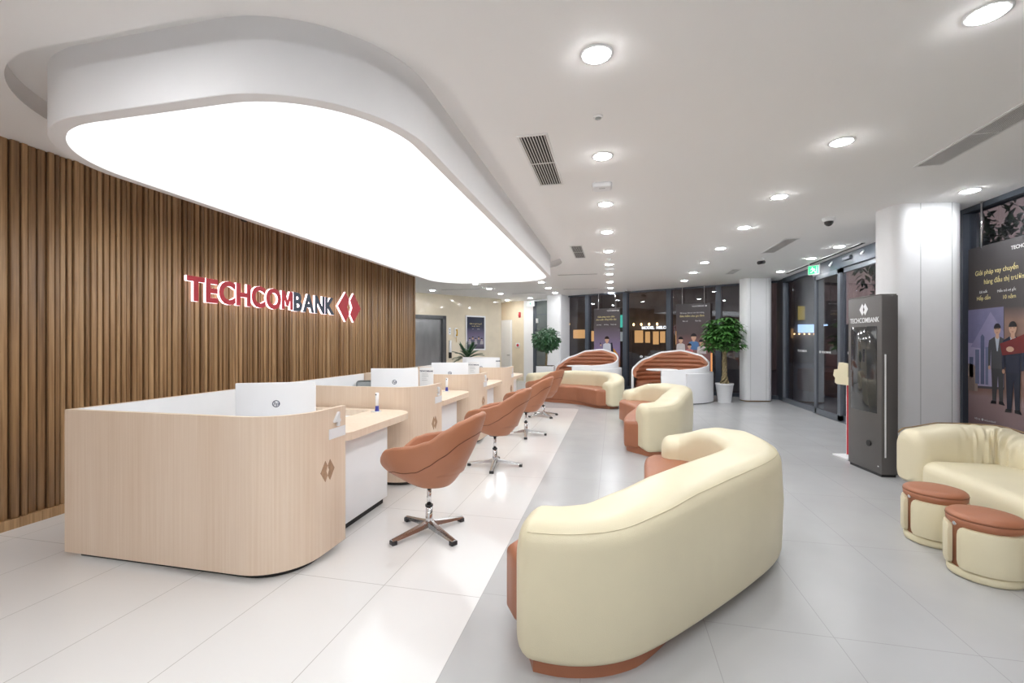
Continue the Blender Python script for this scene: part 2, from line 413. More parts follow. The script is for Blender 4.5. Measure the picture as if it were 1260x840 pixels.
# columns
def column(nm,poly,seams):
    b=MB(); b.prism(poly,.03,H,M['column']); b.prism(offset(poly,-.02),0,.03,M['bronze'])
    o=struct(b.build(nm,edge=40))
    for (x,y,nx,ny) in seams:
        s=MB(); t=Vector((-ny,nx)); 
        p=[(x+t.x*.003+nx*.0015,y+t.y*.003+ny*.0015),(x-t.x*.003+nx*.0015,y-t.y*.003+ny*.0015)]
        s.poly([(*p[0],.03),(*p[1],.03),(*p[1],H),(*p[0],H)],M['grey']); q=s.build('panel_joint',o)
def fillet(P,r,n=6):
    out=[]
    for i in range(len(P)):
        a=Vector(P[i-1]);b=Vector(P[i]);c=Vector(P[(i+1)%len(P)]); q=min(r,(a-b).length*.45,(c-b).length*.45); p0=b+(a-b).normalized()*q; p1=b+(c-b).normalized()*q
        for k in range(n+1): t=k/n; out.append(tuple(p0*(1-t)**2+b*2*t*(1-t)+p1*t*t))
    return out
c3=rrect(-.28,.28,-.38,.32,.08); ca=R(-25)
column('trim_1',fillet([(3.27,6.19),(3.96,6.29),(4.12,6.6),(4.0,7.0),(3.52,7.0),(3.19,6.52)],.12),[(3.235,6.37,-.95,-.2),(3.52,6.226,.14,-.99),(3.86,6.275,.14,-.99)])
column('trim_2',fillet([(3.26,12.5),(3.90,12.6),(3.98,12.85),(3.95,13.15),(3.48,13.3),(3.18,12.78)],.12),[(3.40,12.52,.15,-.99),(3.78,12.58,.15,-.99)])
column('trim_3',[(-1.87+x*math.cos(ca)-y*math.sin(ca),15.78+x*math.sin(ca)+y*math.cos(ca)) for x,y in c3],[])

# back glass wall (runs diagonally) ------------------------------------------
GA=Vector((-1.75,16.0)); GB=Vector((4.3,13.2)); GD=(GB-GA).normalized(); GN=Vector((GD.y,-GD.x)); GL=(GB-GA).length
def gp(s,off=0): p=GA+GD*s+GN*off; return (p.x,p.y)
def gs(x): return (x-GA.x)/GD.x
b=MB(); fm=M['frame']
panelbox(b,gp,0,GL,0,.10,-.08,.08,fm); panelbox(b,gp,0,GL,H-.05,H,-.08,.08,fm)
mull=[-1.62,-.85,.385,1.655,2.93,4.05]
for x in mull: s=gs(x); panelbox(b,gp,s-.07,s+.07,.1,H-.05,-.1,.09,fm)
w1=struct(b.build('window_1'))
for x0,x1 in zip(mull,mull[1:]):
    g=MB(); panelbox(g,gp,gs(x0)+.07,gs(x1)-.07,.1,H-.05,-.015,.0,M['glass']); g.build('glass_pane',w1)
# right curtain wall along X=4.26 ----------------------------------------------
XR=4.26
def rp(s,off=0): return (XR-off,s)      # s is Y
b=MB()
panelbox(b,rp,-4,9.0,0,.10,-.08,.06,fm); panelbox(b,rp,-4,9.0,H-.06,H,-.08,.06,fm)
mr=[-3.95,-1.2,1.5,4.1,6.68,8.2]
for y_ in mr: panelbox(b,rp,y_-.05,y_+.05,.1,H-.06,-.1,.07,fm)
w2=struct(b.build('window_2'))
for y0,y1 in zip(mr,mr[1:]):
    g=MB(); panelbox(g,rp,y0+.05,y1-.05,.1,H-.06,-.015,0,M['glass']); g.build('glass_pane',w2)
b=MB()
panelbox(b,rp,12.75,13.3,0,H,-.1,.02,fm); panelbox(b,rp,12.72,12.78,.1,H-.06,-.02,.05,M['frame2'])
panelbox(b,rp,10.8,12.75,0,.10,-.08,.05,M['frame2']); panelbox(b,rp,10.8,12.75,H-.12,H,-.08,.05,fm)
w3=struct(b.build('window_3'))
g=MB(); panelbox(g,rp,10.85,12.72,.1,H-.12,-.015,0,M['glass']); g.build('glass_pane',w3)
# sliding entrance door with header
b=MB()
panelbox(b,rp,8.25,10.85,H-.24,H,-.08,.10,fm)                      # header
f2=M['frame2']
panelbox(b,rp,10.72,10.85,0,H-.24,-.06,.07,f2); panelbox(b,rp,8.25,8.40,0,H-.24,-.06,.07,f2)
panelbox(b,rp,8.25,10.85,0,.03,-.06,.09,f2)
d1=struct(b.build('door_1'))
for s0,s1,o in ((9.60,10.70,.09),(8.42,9.66,.04)):
    l=MB()
    panelbox(l,rp,s0,s0+.11,.03,H-.24,o-.02,o+.025,f2); panelbox(l,rp,s1-.07,s1,.03,H-.24,o-.02,o+.025,f2)
    panelbox(l,rp,s0,s1,.03,.13,o-.02,o+.025,f2); panelbox(l,rp,s0,s1,H-.33,H-.24,o-.02,o+.025,f2)
    lf=l.build('door_leaf',d1)
    g=MB(); panelbox(g,rp,s0+.11,s1-.07,.13,H-.33,o-.002,o+.008,M['glass']); g.build('glass_pane',lf)
    # small white lettering on the glass
    T=plane_T((XR-o-.012,s1-.28,1.29),(0,-1,0))
    text('glass_lettering','TECHCOMBANK',.055,T,M['white'],lf,.0005,.001)
    l2=MB(); logo(l2,plane_T((XR-o-.012,s1-.22,1.31),(0,-1,0)),.07,.06,0,.001,M['white']); l2.build('glass_emblem',lf)
T=plane_T((XR-.012,11.9,1.29),(0,-1,0)); text('glass_lettering','TECHCOMBANK',.07,T,M['white'],w3,.0005,.001)
T=plane_T((*gp(gs(.95),.012),1.03),(GD.x,GD.y,0)); text('glass_lettering','TECHCOMBANK',.075,T,M['white'],w1,.0005,.001)
l2=MB(); logo(l2,plane_T((*gp(gs(.86),.012),1.06),(GD.x,GD.y,0)),.1,.09,0,.001,M['white']); l2.build('glass_emblem',w1)

# ------------------------------------------------------------------ luminous drum
DR=rrect(-3.97,-1.25,2.05,9.9,.86,24); ZB=2.85
t=thing('luminous_ceiling_light','huge rounded white drum light hanging from the ceiling above the desks','ceiling light',(-2.6,6,0))
def tl(p,o=(-2.6,6)): return [(x-o[0],y-o[1]) for x,y in p]
b=MB(); P=tl(DR); I=offset(P,-.085)
rows=[[(x,y,H+.13) for x,y in P],[(x,y,ZB+.004) for x,y in P],[(x,y,ZB) for x,y in offset(P,-.004)],[(x,y,ZB) for x,y in I],[(x,y,ZB+.085) for x,y in I],[(x,y,ZB+.085) for x,y in offset(P,-.3)]]
b.grid(rows,M['drum'],True,True)
b.build('drum_housing',t,recalc=True,edge=40)
b=MB(); b.poly([(x,y,ZB+.07) for x,y in offset(P,-.087)],M['panel']); o=b.build('light_panel',t,recalc=False,)
if o.data.polygons[0].normal.z>0: o.data.flip_normals()

# ------------------------------------------------------------------ downlights
def downlight():
    t=thing('downlight','','downlight',(0,0,H))
    b=MB(); b.lathe((0,0),[(.075,-.002),(.078,-.007),(.094,-.004),(.095,.0)],M['white'],28,cap=False); b.build('trim_ring',t)
    b=MB(); b.lathe((0,0),[(.077,-.003),(.074,-.009),(.06,-.014),(.03,-.017),(.004,-.018)],M['lamp'],28); b.build('lens',t)
    return t
proto=downlight(); first=True
ordn=['first','second','third','fourth','fifth','sixth','seventh','eighth','ninth','tenth','eleventh','twelfth']
def put_dl(x,y,label,group):
    global first
    if first: o=proto; first=False
    else: o=copytree(proto)
    o.location=(x,y,H); o['label']=label; o['group']=group
for k,y_ in enumerate([2.61,4.04,5.45,6.83,8.27,9.65,11.03,12.45,13.8,15.1]):
    put_dl(-.095,y_,f'round downlight, {ordn[k]} from the camera in the middle ceiling row','downlights in the middle row')
for k,y_ in enumerate([2.71,4.18,5.6,6.99,8.45,9.86,11.2,12.6]):
    put_dl(1.815,y_,f'round downlight, {ordn[k]} from the camera in the row right of the middle','downlights in the right row')
for y_,l in ((5.83,'round downlight beside the white column, above the large right poster'),(8.72,'round downlight just beyond the near column, before the entrance header'),(9.83,'round downlight beside the green exit sign over the entrance'),(11.5,'round downlight nearest the far column, in front of the entrance glass')):
    put_dl(3.75,y_,l,'downlights along the window wall')
for x,y_,l in ((-5.53,13.22,'leftmost far downlight, above the lift doors'),(-3.75,12.02,'downlight tucked just behind the far rim of the luminous drum, left one'),(-3.68,13.2,'downlight before the marble wall, second behind the drum on the left'),(-3.68,14.6,'downlight before the marble wall, third behind the drum on the left'),(-3.98,16.87,'downlight farthest left, by the corner of the marble wall and white door'),
             (-1.91,12.1,'downlight just behind the right end of the luminous drum'),(-1.9,13.4,'downlight second behind the right end of the drum, towards the far column'),(-1.87,14.75,'downlight nearest the far left column top'),(-2.99,16.3,'downlight right above the small far exit sign')):
    put_dl(x,y_,l,'downlights in the lift lobby')
# the middle and right rows carry on behind the camera
for k,y_ in enumerate([1.2,-.2,-1.6,-3.0]):
    put_dl(-.095,y_,f'round downlight of the middle row, {ordn[k]} one behind the camera','downlights behind the camera')
    put_dl(1.815,y_,f'round downlight of the right row, {ordn[k]} one behind the camera','downlights behind the camera')
    put_dl(-2.4,y_,f'added round downlight of an unseen left row, {ordn[k]} one behind the camera','downlights behind the camera')  # added row to brighten the foreground, continues no row in view

# ------------------------------------------------------------------ vents, slots, detectors
def vent(x0,x1,y0,y1,n,label,cross=False,diag=False):
    cx,cy=(x0+x1)/2,(y0+y1)/2
    t=thing('air_vent',label,'air vent',(cx,cy,H),0,'ceiling air vents'); w=(x1-x0)/2; l=(y1-y0)/2
    b=MB(); 
    for a in ((-w-.02,-w,-l-.02,l+.02),(w,w+.02,-l-.02,l+.02),(-w,w,-l-.02,-l),(-w,w,l,l+.02)): b.box(*a,-.008,-.001,M['ventwhite'])
    b.build('frame',t)
    b=MB(); b.poly([(-w,l,-.001),(w,l,-.001),(w,-l,-.001),(-w,-l,-.001)],M['ventdark']); b.build('duct_shade',t,recalc=False)  # flat dark sheet stands in for the shaded duct behind the louvres
    b=MB(); st=2*w/n
    for k in range(n): b.box(-w+k*st+st*.36,-w+k*st+st*.62,-l,l,-.007,-.002,M['ventwhite'])
    b.box(-w,w,-.006,.006,-.0065,-.0015,M['ventwhite']); b.build('louvre',t)
vent(-.735,-.525,3.52,4.64,9,'long slatted ceiling vent beside the near edge of the luminous drum')
vent(-.71,-.535,7.68,8.78,7,'slatted ceiling vent near the far end of the drum edge')
vent(2.74,2.93,3.6,4.9,12,'long slatted ceiling vent at the right edge of the photo')
vent(2.65,2.83,7.9,9.03,12,'slatted ceiling vent between near column and far column')
vent(2.61,2.76,10.95,11.62,10,'small far ceiling vent closest to the far column')
def slot(x0,x1,y_,label):
    b=MB(); b.box((x0-x1)/2,(x1-x0)/2,-.025,.025,-.006,-.001,M['ventdark']); b.box((x0-x1)/2-.01,(x1-x0)/2+.01,-.032,-.026,-.009,-.001,M['ventwhite']); b.box((x0-x1)/2-.01,(x1-x0)/2+.01,.026,.032,-.009,-.001,M['ventwhite'])
    o=b.build('linear_slot_diffuser'); o.location=((x0+x1)/2,y_,H); tag(o,label,'air vent','linear slots in the ceiling')
slot(-1.3,-.38,10.9,'thin dark ceiling slot touching the right tip of the luminous drum')
slot(-1.5,-.36,13.8,'thin dark ceiling slot right of the far left column')
slot(-5.2,-3.97,13.15,'thin dark ceiling slot in front of the lift doors')
slot(-3.3,-2.16,14.68,'thin dark ceiling slot in front of the far left column')
def slotY(x,y0,y1,label):
    b=MB(); l=(y1-y0)/2; b.box(-.03,.03,-l,l,-.006,-.001,M['ventdark']); b.box(-.04,-.031,-l,l,-.01,-.001,M['ventwhite']); b.box(.031,.04,-l,l,-.01,-.001,M['ventwhite'])
    o=b.build('linear_slot_diffuser'); o.location=(x,(y0+y1)/2,H); tag(o,label,'air vent','linear slots in the ceiling')
slotY(4.0,8.5,11.9,'long dark ceiling slot running beside the entrance header')
def disc(x,y,r,h,label,name='smoke_detector',cat='smoke detector'):
    t=thing(name,label,cat,(x,y,H))
    b=MB(); b.lathe((0,0),[(r,0),(r,-h*.45),(r*.8,-h*.6)],M['ventwhite'],28,cap=True); b.build('base',t)
    b=MB(); b.lathe((0,0),[(r*.62,-h*.6),(r*.6,-h*.9),(r*.3,-h)],M['grey'] if r<.05 else M['white'],24); b.build('sensor',t)
disc(-.11,3.33,.035,.02,'small grey ceiling sprinkler plate between first two middle downlights','sprinkler_plate','sprinkler')
disc(-.08,9.0,.05,.05,'small white smoke detector in the middle row, beyond the fifth light')
disc(-3.76,12.75,.05,.05,'small smoke detector behind the far rim of the luminous drum')
def beacon(x,y,label):
    t=thing('wireless_access_point',label,'access point',(x,y,H))
    b=MB(); b.prism(rrect(-.10,.10,-.09,.09,.04,6),-.045,0,M['white'],rb=.02,r=0); b.build('housing',t)
    b=MB(); b.box(-.07,.07,.04,.092,-.03,-.018,M['black']); b.build('grille',t)
    b=MB(); b.box(-.03,.03,-.03,-.018,-.047,-.045,M['grey']); b.build('emblem',t)
beacon(-.116,4.78,'white rounded square ceiling unit just before the third middle downlight')
beacon(-.08,10.2,'white ceiling unit seen edge-on far along the middle row')
def domecam(x,y,z,label,side=0):
    t=thing('dome_camera',label,'security camera',(x,y,z))
    b=MB(); b.lathe((0,0),[(.075,0),(.075,-.03),(.06,-.05)],M['white'],28); b.build('base',t)
    b=MB(); b.lathe((0,0),[(.055,-.045),(.05,-.075),(.03,-.1),(.008,-.108)],M['screen'],24); b.build('dome',t)
domecam(2.76,6.7,H,'dark glass dome camera on ceiling left of the near column')
domecam(-4.58,4.85,H,'white dome camera above the red letters on the slatted wall')
domecam(-4.58,9.1,H,'small dome camera near the far end of the slatted wall')
def bullet(x,y,rz,label):
    t=thing('bullet_camera',label,'security camera',(x,y,H),rz)
    b=MB(); b.cyl((0,0),.04,-.02,0,M['white']); b.tube([(0,0,-.02),(0,0,-.07)],.012,M['white']); b.build('mount',t)
    b=MB(); b.tube([(.02,0,-.075),(-.13,0,-.10)],.033,M['black'],16); b.build('body',t)
bullet(2.83,9.6,R(35),'black bullet camera hanging beside the far ceiling vent')
bullet(.37,14.3,R(160),'black and white bullet camera before the back glass wall')
# exit signs
def ell(cx,cz,rx,rz,n=20,a0=0,a1=360): return [(cx+rx*math.cos(R(a0+(a1-a0)*k/n)),cz+rz*math.sin(R(a0+(a1-a0)*k/n))) for k in range(n if a1-a0==360 else n+1)]
def exit_sign(x,y,rz,label,w=.36,h=.18,boxm='exitgreen'):
    t=thing('exit_sign',label,'exit sign',(x,y,H),rz)
    b=MB(); b.tube([(-.1,0,0),(-.1,0,-.06)],.006,M['white']); b.tube([(.1,0,0),(.1,0,-.06)],.006,M['white']); b.build('hanger',t)
    b=MB(); b.box(-w/2,w/2,-.03,.03,-.06-h,-.06,M['white'],.004); b.build('housing',t)
    b=MB(); b.box(-w/2+.015,w/2-.015,-.034,-.0305,-.05-h+.005,-.075,M[boxm]); f=b.build('lit_face',t)
    c=M['exitwhite' if boxm=='exitgreen' else 'exitgreen']; u=h*.5; zc=-.06-h/2-.005
    b=MB(); T=plane_T((0,-.0345,zc),(1,0,0))
    P=lambda pts:extr(b,[(x*u,y*u) for x,y in pts],T,0,.001,c)
    P(ell(-.2,.55,.13,.13,10)); P([(-.35,.38),(.1,.38),(.18,-.05),(-.12,-.1)]); P([(-.12,-.05),(.15,-.05),(.5,-.35),(.42,-.7),(.3,-.7),(.32,-.4)]); P([(-.15,-.05),(.02,-.1),(-.3,-.5),(-.65,-.5),(-.65,-.38),(-.38,-.36)]); P([(.1,.38),(.42,.1),(.34,.02),(.06,.22)]); P([(-.35,.38),(-.62,.1),(-.54,.02),(-.25,.22)])
    P([(.62,.75),(.72,.75),(.72,-.75),(.62,-.75)])
    b.build('running_figure',f)
exit_sign(4.0,10.35,R(-48),'green illuminated exit sign hanging over the glass entrance',.22,.19)
exit_sign(-3.07,16.92,R(-30),'small white and green exit sign before the grey far door',.34,.2,'exitwhite')
# door header fittings
for y_,l in ((9.95,'tiny white fitting on the entrance header, left one'),(9.35,'flat grey sensor on the entrance header'),(8.8,'tiny white fitting on the entrance header, right one')):
    b=MB()
    if 'flat' in l: b.box(-.04,.0,-.13,.13,-.03,.03,M['frame2'],.006)
    else: b.tube([(0,0,.03),(-.06,-.02,-.04)],.02,M['white'],10)
    o=b.build('header_fitting'); o.location=(XR-.10,y_,H-.10); tag(o,l,'door sensor')

# ------------------------------------------------------------------ lit wall sign
t=thing('illuminated_wall_sign','backlit red and navy bank name with red emblem on the slatted wall','wall sign',(-4.72,5.5,2.12))
def letters():
    word='TECHCOMBANK'; meas=[]
    for ch in word:
        tb=letter_bm(ch,.001,.034); xs=[v.co.x for v in tb.verts]; ys=[v.co.y for v in tb.verts]; meas.append((ch,min(xs),max(xs),min(ys),max(ys))); tb.free()
    gap=.05; total=sum(m[2]-m[1] for m in meas)+gap*(len(word)-1)
    capH=[m for m in meas if m[0]=='H'][0]; ch_=capH[4]-capH[3]
    W=2.735; Hh=.285; sx=W/total; sy=Hh/ch_; x=0
    for i,(ch,a,c_,y0,y1) in enumerate(meas):
        T=plane_T((.044,-1.36+x*sx,-.145),(0,1,0))@Matrix.Diagonal((sx,sy,1,1))@Matrix.Translation((-a,-capH[3],0))
        col=M['red'] if i<7 else M['navy']
        # on this wall (+X facing) x must run along +Y; normal of plane_T((0,1,0)) is +X
        bb=MB(); bb.merge(letter_bm(ch,.016,.038),M['glow'],T@Matrix.Translation((0,0,-.018))); hb=bb.build('letter_body',t,recalc=False); hb.name='letter'
        ff=MB(); ff.merge(letter_bm(ch,.004,.034),col,T@Matrix.Translation((0,0,.003))); f_=ff.build('letter_face',hb,recalc=False)
        hb['label']=('red' if i<7 else 'navy')+' letter '+ch
        x+=(c_-a)+gap
letters()
for P_,nm in ((LOGO_L,'emblem_half'),(LOGO_R,'emblem_half')):
    T=plane_T((.044,1.84,.02),(0,1,0)); dx=-.008 if P_ is LOGO_L else .008
    pl=[(x*.35+dx,y*.26) for x,y in P_]
    bb=MB(); extr(bb,offset(pl,.005),T,-.034,-.002,M['glow']); hb=bb.build('emblem_half',t)
    ff=MB(); extr(ff,pl,T,-.001,.007,M['red']); ff.build('emblem_face',hb)

# ------------------------------------------------------------------ reception desks
PITCH=1.925; DX0=-3.73; DX1=-1.945; DY=2.38; ZT=1.035
def shell_path():
    p=[(DX0,0)]; r=.34
    x=DX0
    while x<DX1-r-.12: x+=.12; p.append((min(x,DX1-r),0))
    for k in range(0,15): a=R(-90+90*k/14); p.append((DX1-r+r*math.cos(a),r+r*math.sin(a)))
    p.append((DX1,.48)); p.append((DX1,.62)); return p
def make_desk():
    t=thing('reception_desk','','desk',(0,DY,0),0,'reception desks along the slatted wall')
    path=shell_path(); th=.035
    inner=[]
    for i,p in enumerate(path):
        a=Vector(path[max(0,i-1)]); c=Vector(path[min(len(path)-1,i+1)]); d=(c-a).normalized(); n=Vector((-d.y,d.x)); inner.append((p[0]+n.x*th,p[1]+n.y*th))
    b=MB(); z0=.045
    O=[[b.bm.verts.new((x,y,z)) for x,y in path] for z in (z0,ZT)]; I=[[b.bm.verts.new((x,y,z)) for x,y in inner] for z in (z0,ZT)]
    for i in range(len(path)-1):
        b.face([O[0][i],O[0][i+1],O[1][i+1],O[1][i]],M['oak'],True); b.face([I[0][i+1],I[0][i],I[1][i],I[1][i+1]],M['white2'],True)
        b.face([O[1][i],O[1][i+1],I[1][i+1],I[1][i]],M['oaktop']); b.face([O[0][i+1],O[0][i],I[0][i],I[0][i+1]],M['oak'])
    b.face([O[0][-1],I[0][-1],I[1][-1],O[1][-1]],M['oaktop']); b.face([O[0][0],O[1][0],I[1][0],I[0][0]],M['oaktop'])
    b.build('front_panel',t,edge=40)
    # plinth
    b=MB(); pin=offset(path+[(DX1-.3,.62),(DX0,.4)],-.06); b.prism(pin,0,.045,M['ventdark']); b.build('plinth',t)
    # side panel on the staff side: wood outside, white inside
    b=MB(); b.box(DX0-.0,DX0+.02,.036,1.88,.045,ZT,M['oak']); b.box(DX0+.0205,DX0+.034,.037,1.88,.045,ZT-.002,M['white2']); b.box(DX0,DX0+.034,.037,1.88,ZT-.001,ZT,M['oaktop']); b.build('back_panel',t)
    # worktop behind the counter
    b=MB(); b.box(-3.12,-2.36,.75,1.86,.72,.75,M['white2'],.003); b.box(-2.9,-2.36,.10,.75,.72,.75,M['white2'],.003); b.build('worktop',t)
    # counter with rounded corners
    x1=-1.475
    x1=-1.965
    c=[(-2.42,.64),(x1-.14,.64)]+[(x1-.14+.14*math.cos(R(a)),.78+.14*math.sin(R(a))) for a in range(-75,1,15)]
    c+=[(x1-.24+.24*math.cos(R(a)),1.65+.24*math.sin(R(a))) for a in range(0,91,10)]+[(-3.2,1.89),(-3.2,1.78),(-2.42,1.78)]
    b=MB(); b.prism(c,.752,.812,M['oaktop'],smooth=False); b.build('counter',t)
    b=MB(); b.box(-2.62,-2.075,.68,1.50,.06,.752,M['white2'],.003); b.build('cabinet',t)
    b=MB(); b.box(-2.60,-2.11,.70,1.48,0,.06,M['ventdark']); b.build('cabinet_plinth',t)
    # emblem carved, name plate
    T=plane_T((DX1+.001,.46,.58),(0,1,0)); 
    b=MB(); logo(b,plane_T((DX1,.405,.61),(.0,1,0)),.155,.145,-.001,.0025,M['oakdark']); b.build('carved_emblem',t)
    b=MB(); b.box(-.09,.105,-.036,.036,0,.004,M['white'],T=plane_T((DX1,.51,.855),(0,1,0))); b.build('name_plate',t)
    return t
lab=['light oak reception desk nearest the camera, numbered 4','light oak reception desk second from the camera, numbered 3','light oak reception desk third from the camera, numbered 2','light oak reception desk farthest from the camera, numbered 1']
dk=make_desk(); desks=[dk]+[copytree(dk,loc=(0,DY+PITCH*k,0)) for k in (1,2,3)]
for k,d in enumerate(desks):
    d['label']=lab[k]
    text('desk_number',str(4-k),.135,plane_T((DX1+.008,.505,.905),(0,1,0)),M['white'],d,.008,.004,'CENTER')

def make_monitor():
    t=thing('computer_monitor','','monitor',(0,0,.75))
    b=MB(); b.box(-.32,.32,-.022,.0,.045,.40,M['white'],.006); b.build('housing',t)
    b=MB(); b.box(-.315,.315,.0,.012,.05,.395,M['black'],.003); b.build('screen',t)
    b=MB(); b.tube([(0,-.035,.0),(0,-.03,.10)],.018,M['grey']); b.box(-.1,.1,-.11,.07,0,.008,M['grey'],.003); b.build('stand',t)
    T=plane_T((0,-.0225,.215),(1,0,0))
    b=MB(); 
    n=24; b.grid([[T@Vector((r*math.cos(2*PI*k/n),r*math.sin(2*PI*k/n),.001)) for k in range(n)] for r in (.031,.024)],M['ink'],True)
    b.merge(text_bm('hp',.045,.0005,.0005,'CENTER'),M['ink'],T@Matrix.Translation((0,-.012,.001))@Matrix(((1,.25,0,0),(0,1,0,0),(0,0,1,0),(0,0,0,1))))
    b.build('emblem',t)
    return t
mn=make_monitor()
def setm(o,A,B_,label,s=1):
    A=Vector(A);B_=Vector(B_); c=(A+B_)/2; d=B_-A; o.location=(c.x,c.y,.752); o.rotation_euler=(0,0,math.atan2(d.y,d.x)); o['label']=label; o['group']='monitors on the desks'
mons=[mn]+[copytree(mn) for _ in range(3)]
setm(mons[0],(-3.16,3.27),(-2.61,3.55),'white-backed monitor on the nearest desk, dark oval emblem facing us')
setm(mons[1],(-3.2,5.56),(-2.6,5.70),'white-backed monitor on the second desk from the camera')
setm(mons[2],(-3.1,7.40),(-2.5,7.56),'white-backed monitor on the third desk from the camera')
setm(mons[3],(-3.1,9.3),(-2.5,9.46),'white-backed monitor on the farthest desk')
# upright notices
def notice(x,y,rz,label,w=.215,h=.33,z=.80):
    t=thing('notice_stand',label,'notice',(x,y,.812),rz,'notices standing on the desks')
    b=MB(); b.box(-w/2,w/2,-.004,.004,.02,h,M['paper'],.001); b.build('sheet',t)
    b=MB(); b.box(-w/2,w/2,-.04,.04,0,.02,M['white2'],.002); b.build('base',t)
    T=plane_T((0,-.0045,h-.065),(1,0,0)); text('heading','TECHCOMBANK',.028,T,M['ink'],t,.0004,.0012,'CENTER')
    b=MB()
    for k,ww in enumerate((.12,.13,.09,.11)): b.box(-.07,-.07+ww*.8,-.0055,-.0045,h-.10-k*.03,h-.096-k*.03,M['grey'])
    b.build('printed_lines',t)
notice(-2.66,2.38+PITCH+1.835,0,'white notice sheet right of the monitor on the second desk')
notice(-2.55,2.38+2*PITCH+1.835,0,'white notice sheet right of the monitor on the third desk')
t=thing('notice_board','wide white screen board with small heading at the farthest desk','notice board',(-3.02,10.12,0))
b=MB(); b.box(-.45,.45,-.012,.012,.5,1.16,M['white2'],.004); b.build('board',t)
b=MB(); b.box(-.42,-.39,-.012,.012,0,.5,M['grey']); b.box(.39,.42,-.012,.012,0,.5,M['grey']); b.build('feet',t)
text('heading','TECHCOMBANK',.045,plane_T((.13,-.0125,1.06),(1,0,0)),M['ink'],t,.0004,.002)
b=MB(); [b.box(.2,.3,-.0145,-.0125,.99-k*.05,.995-k*.05,M['grey']) for k in range(3)]; b.build('printed_lines',t)
# pens on stands
def penstand(x,y,z,label):
    t=thing('pen_on_stand',label,'pen holder',(x,y,z),R(random.uniform(-20,20)),'pens on the counters')
    b=MB(); b.prism([(-.05,-.035),(.05,-.035),(.02,.04),(-.02,.04)],0,.008,M['white']); b.build('base',t)
    b=MB(); b.lathe((0,0),[(.022,.008),(.018,.03),(.016,.06)],M['blue'],16); b.build('socket',t)
    b=MB(); b.tube([(0,0,.05),(.0,0,.10),(.002,0,.19)],[.014,.016,.017],M['white'],14); b.build('pen',t)
    b=MB(); b.tube([(.002,-.018,.172),(.002,-.012,.172)],.007,M['black'],10); b.build('clip_hole',t)
penstand(-2.30,4.09,.812,'white pen in blue socket on the counter of the nearest desk')
penstand(-2.30,4.09+PITCH,.812,'white pen in blue socket on the counter of the second desk')
b=MB(); b.lathe((0,0),[(.03,0),(.034,.03),(.02,.06),(.008,.075)],M['ink'],16); o=b.build('counter_bell'); o.location=(-2.25,4.0+2*PITCH,.812); tag(o,'small dark round object on the counter of the third desk','desk accessory')
# papers / keyboards on worktops
for k in range(4):
    b=MB(); b.box(-.21,.21,-.07,.07,0,.016,M['white'],.004)
    for r0 in range(4):
        for c0 in range(12): b.box(-.2+c0*.0335,-.172+c0*.0335,-.06+r0*.031,-.034+r0*.031,.016,.02,M['paper'])
    o=b.build('keyboard'); o.location=(-2.78,(3.83,3.96,3.83,3.83)[k]+PITCH*k,.75); o.rotation_euler=(0,0,R(20)); tag(o,'white keyboard behind the monitor of the '+['nearest','second','third','farthest'][k]+' desk','keyboard','keyboards on the desks')
b=MB(); b.box(-.11,.11,-.15,.15,0,.004,M['paper']); o=b.build('paper_sheet'); o.location=(-2.52,3.62,.7505); o.rotation_euler=(0,0,R(8)); tag(o,'white paper lying on the nearest desk behind the oak counter','paper')

# staff chair
t=thing('office_chair','grey office chair showing its rounded back inside the second desk','chair',(-3.42,5.9,0),R(8))
b=MB(); b.box(-.24,.24,.05,.1,.55,.95,M['grey'],.05,seg=4); b.build('backrest',t)
b=MB(); b.box(-.23,.23,-.38,.06,.42,.48,M['grey'],.03,seg=3); b.build('seat',t)
b=MB(); b.tube([(0,-.15,.1),(0,-.15,.43)],.03,M['grey']); b.tube([(0,.07,.6),(0,.03,.45),(0,-.1,.42)],.02,M['grey']); b.build('column',t)
for k in range(5):
    a=2*PI*k/5; b=MB(); b.tube([(0,-.15,.1),(.26*math.cos(a),-.15+.26*math.sin(a),.06)],[.025,.018],M['grey']); b.tube([(.26*math.cos(a)-.02,-.15+.26*math.sin(a),.03),(.26*math.cos(a)+.02,-.15+.26*math.sin(a),.03)],.03,M['black'],12); b.build('leg',t)

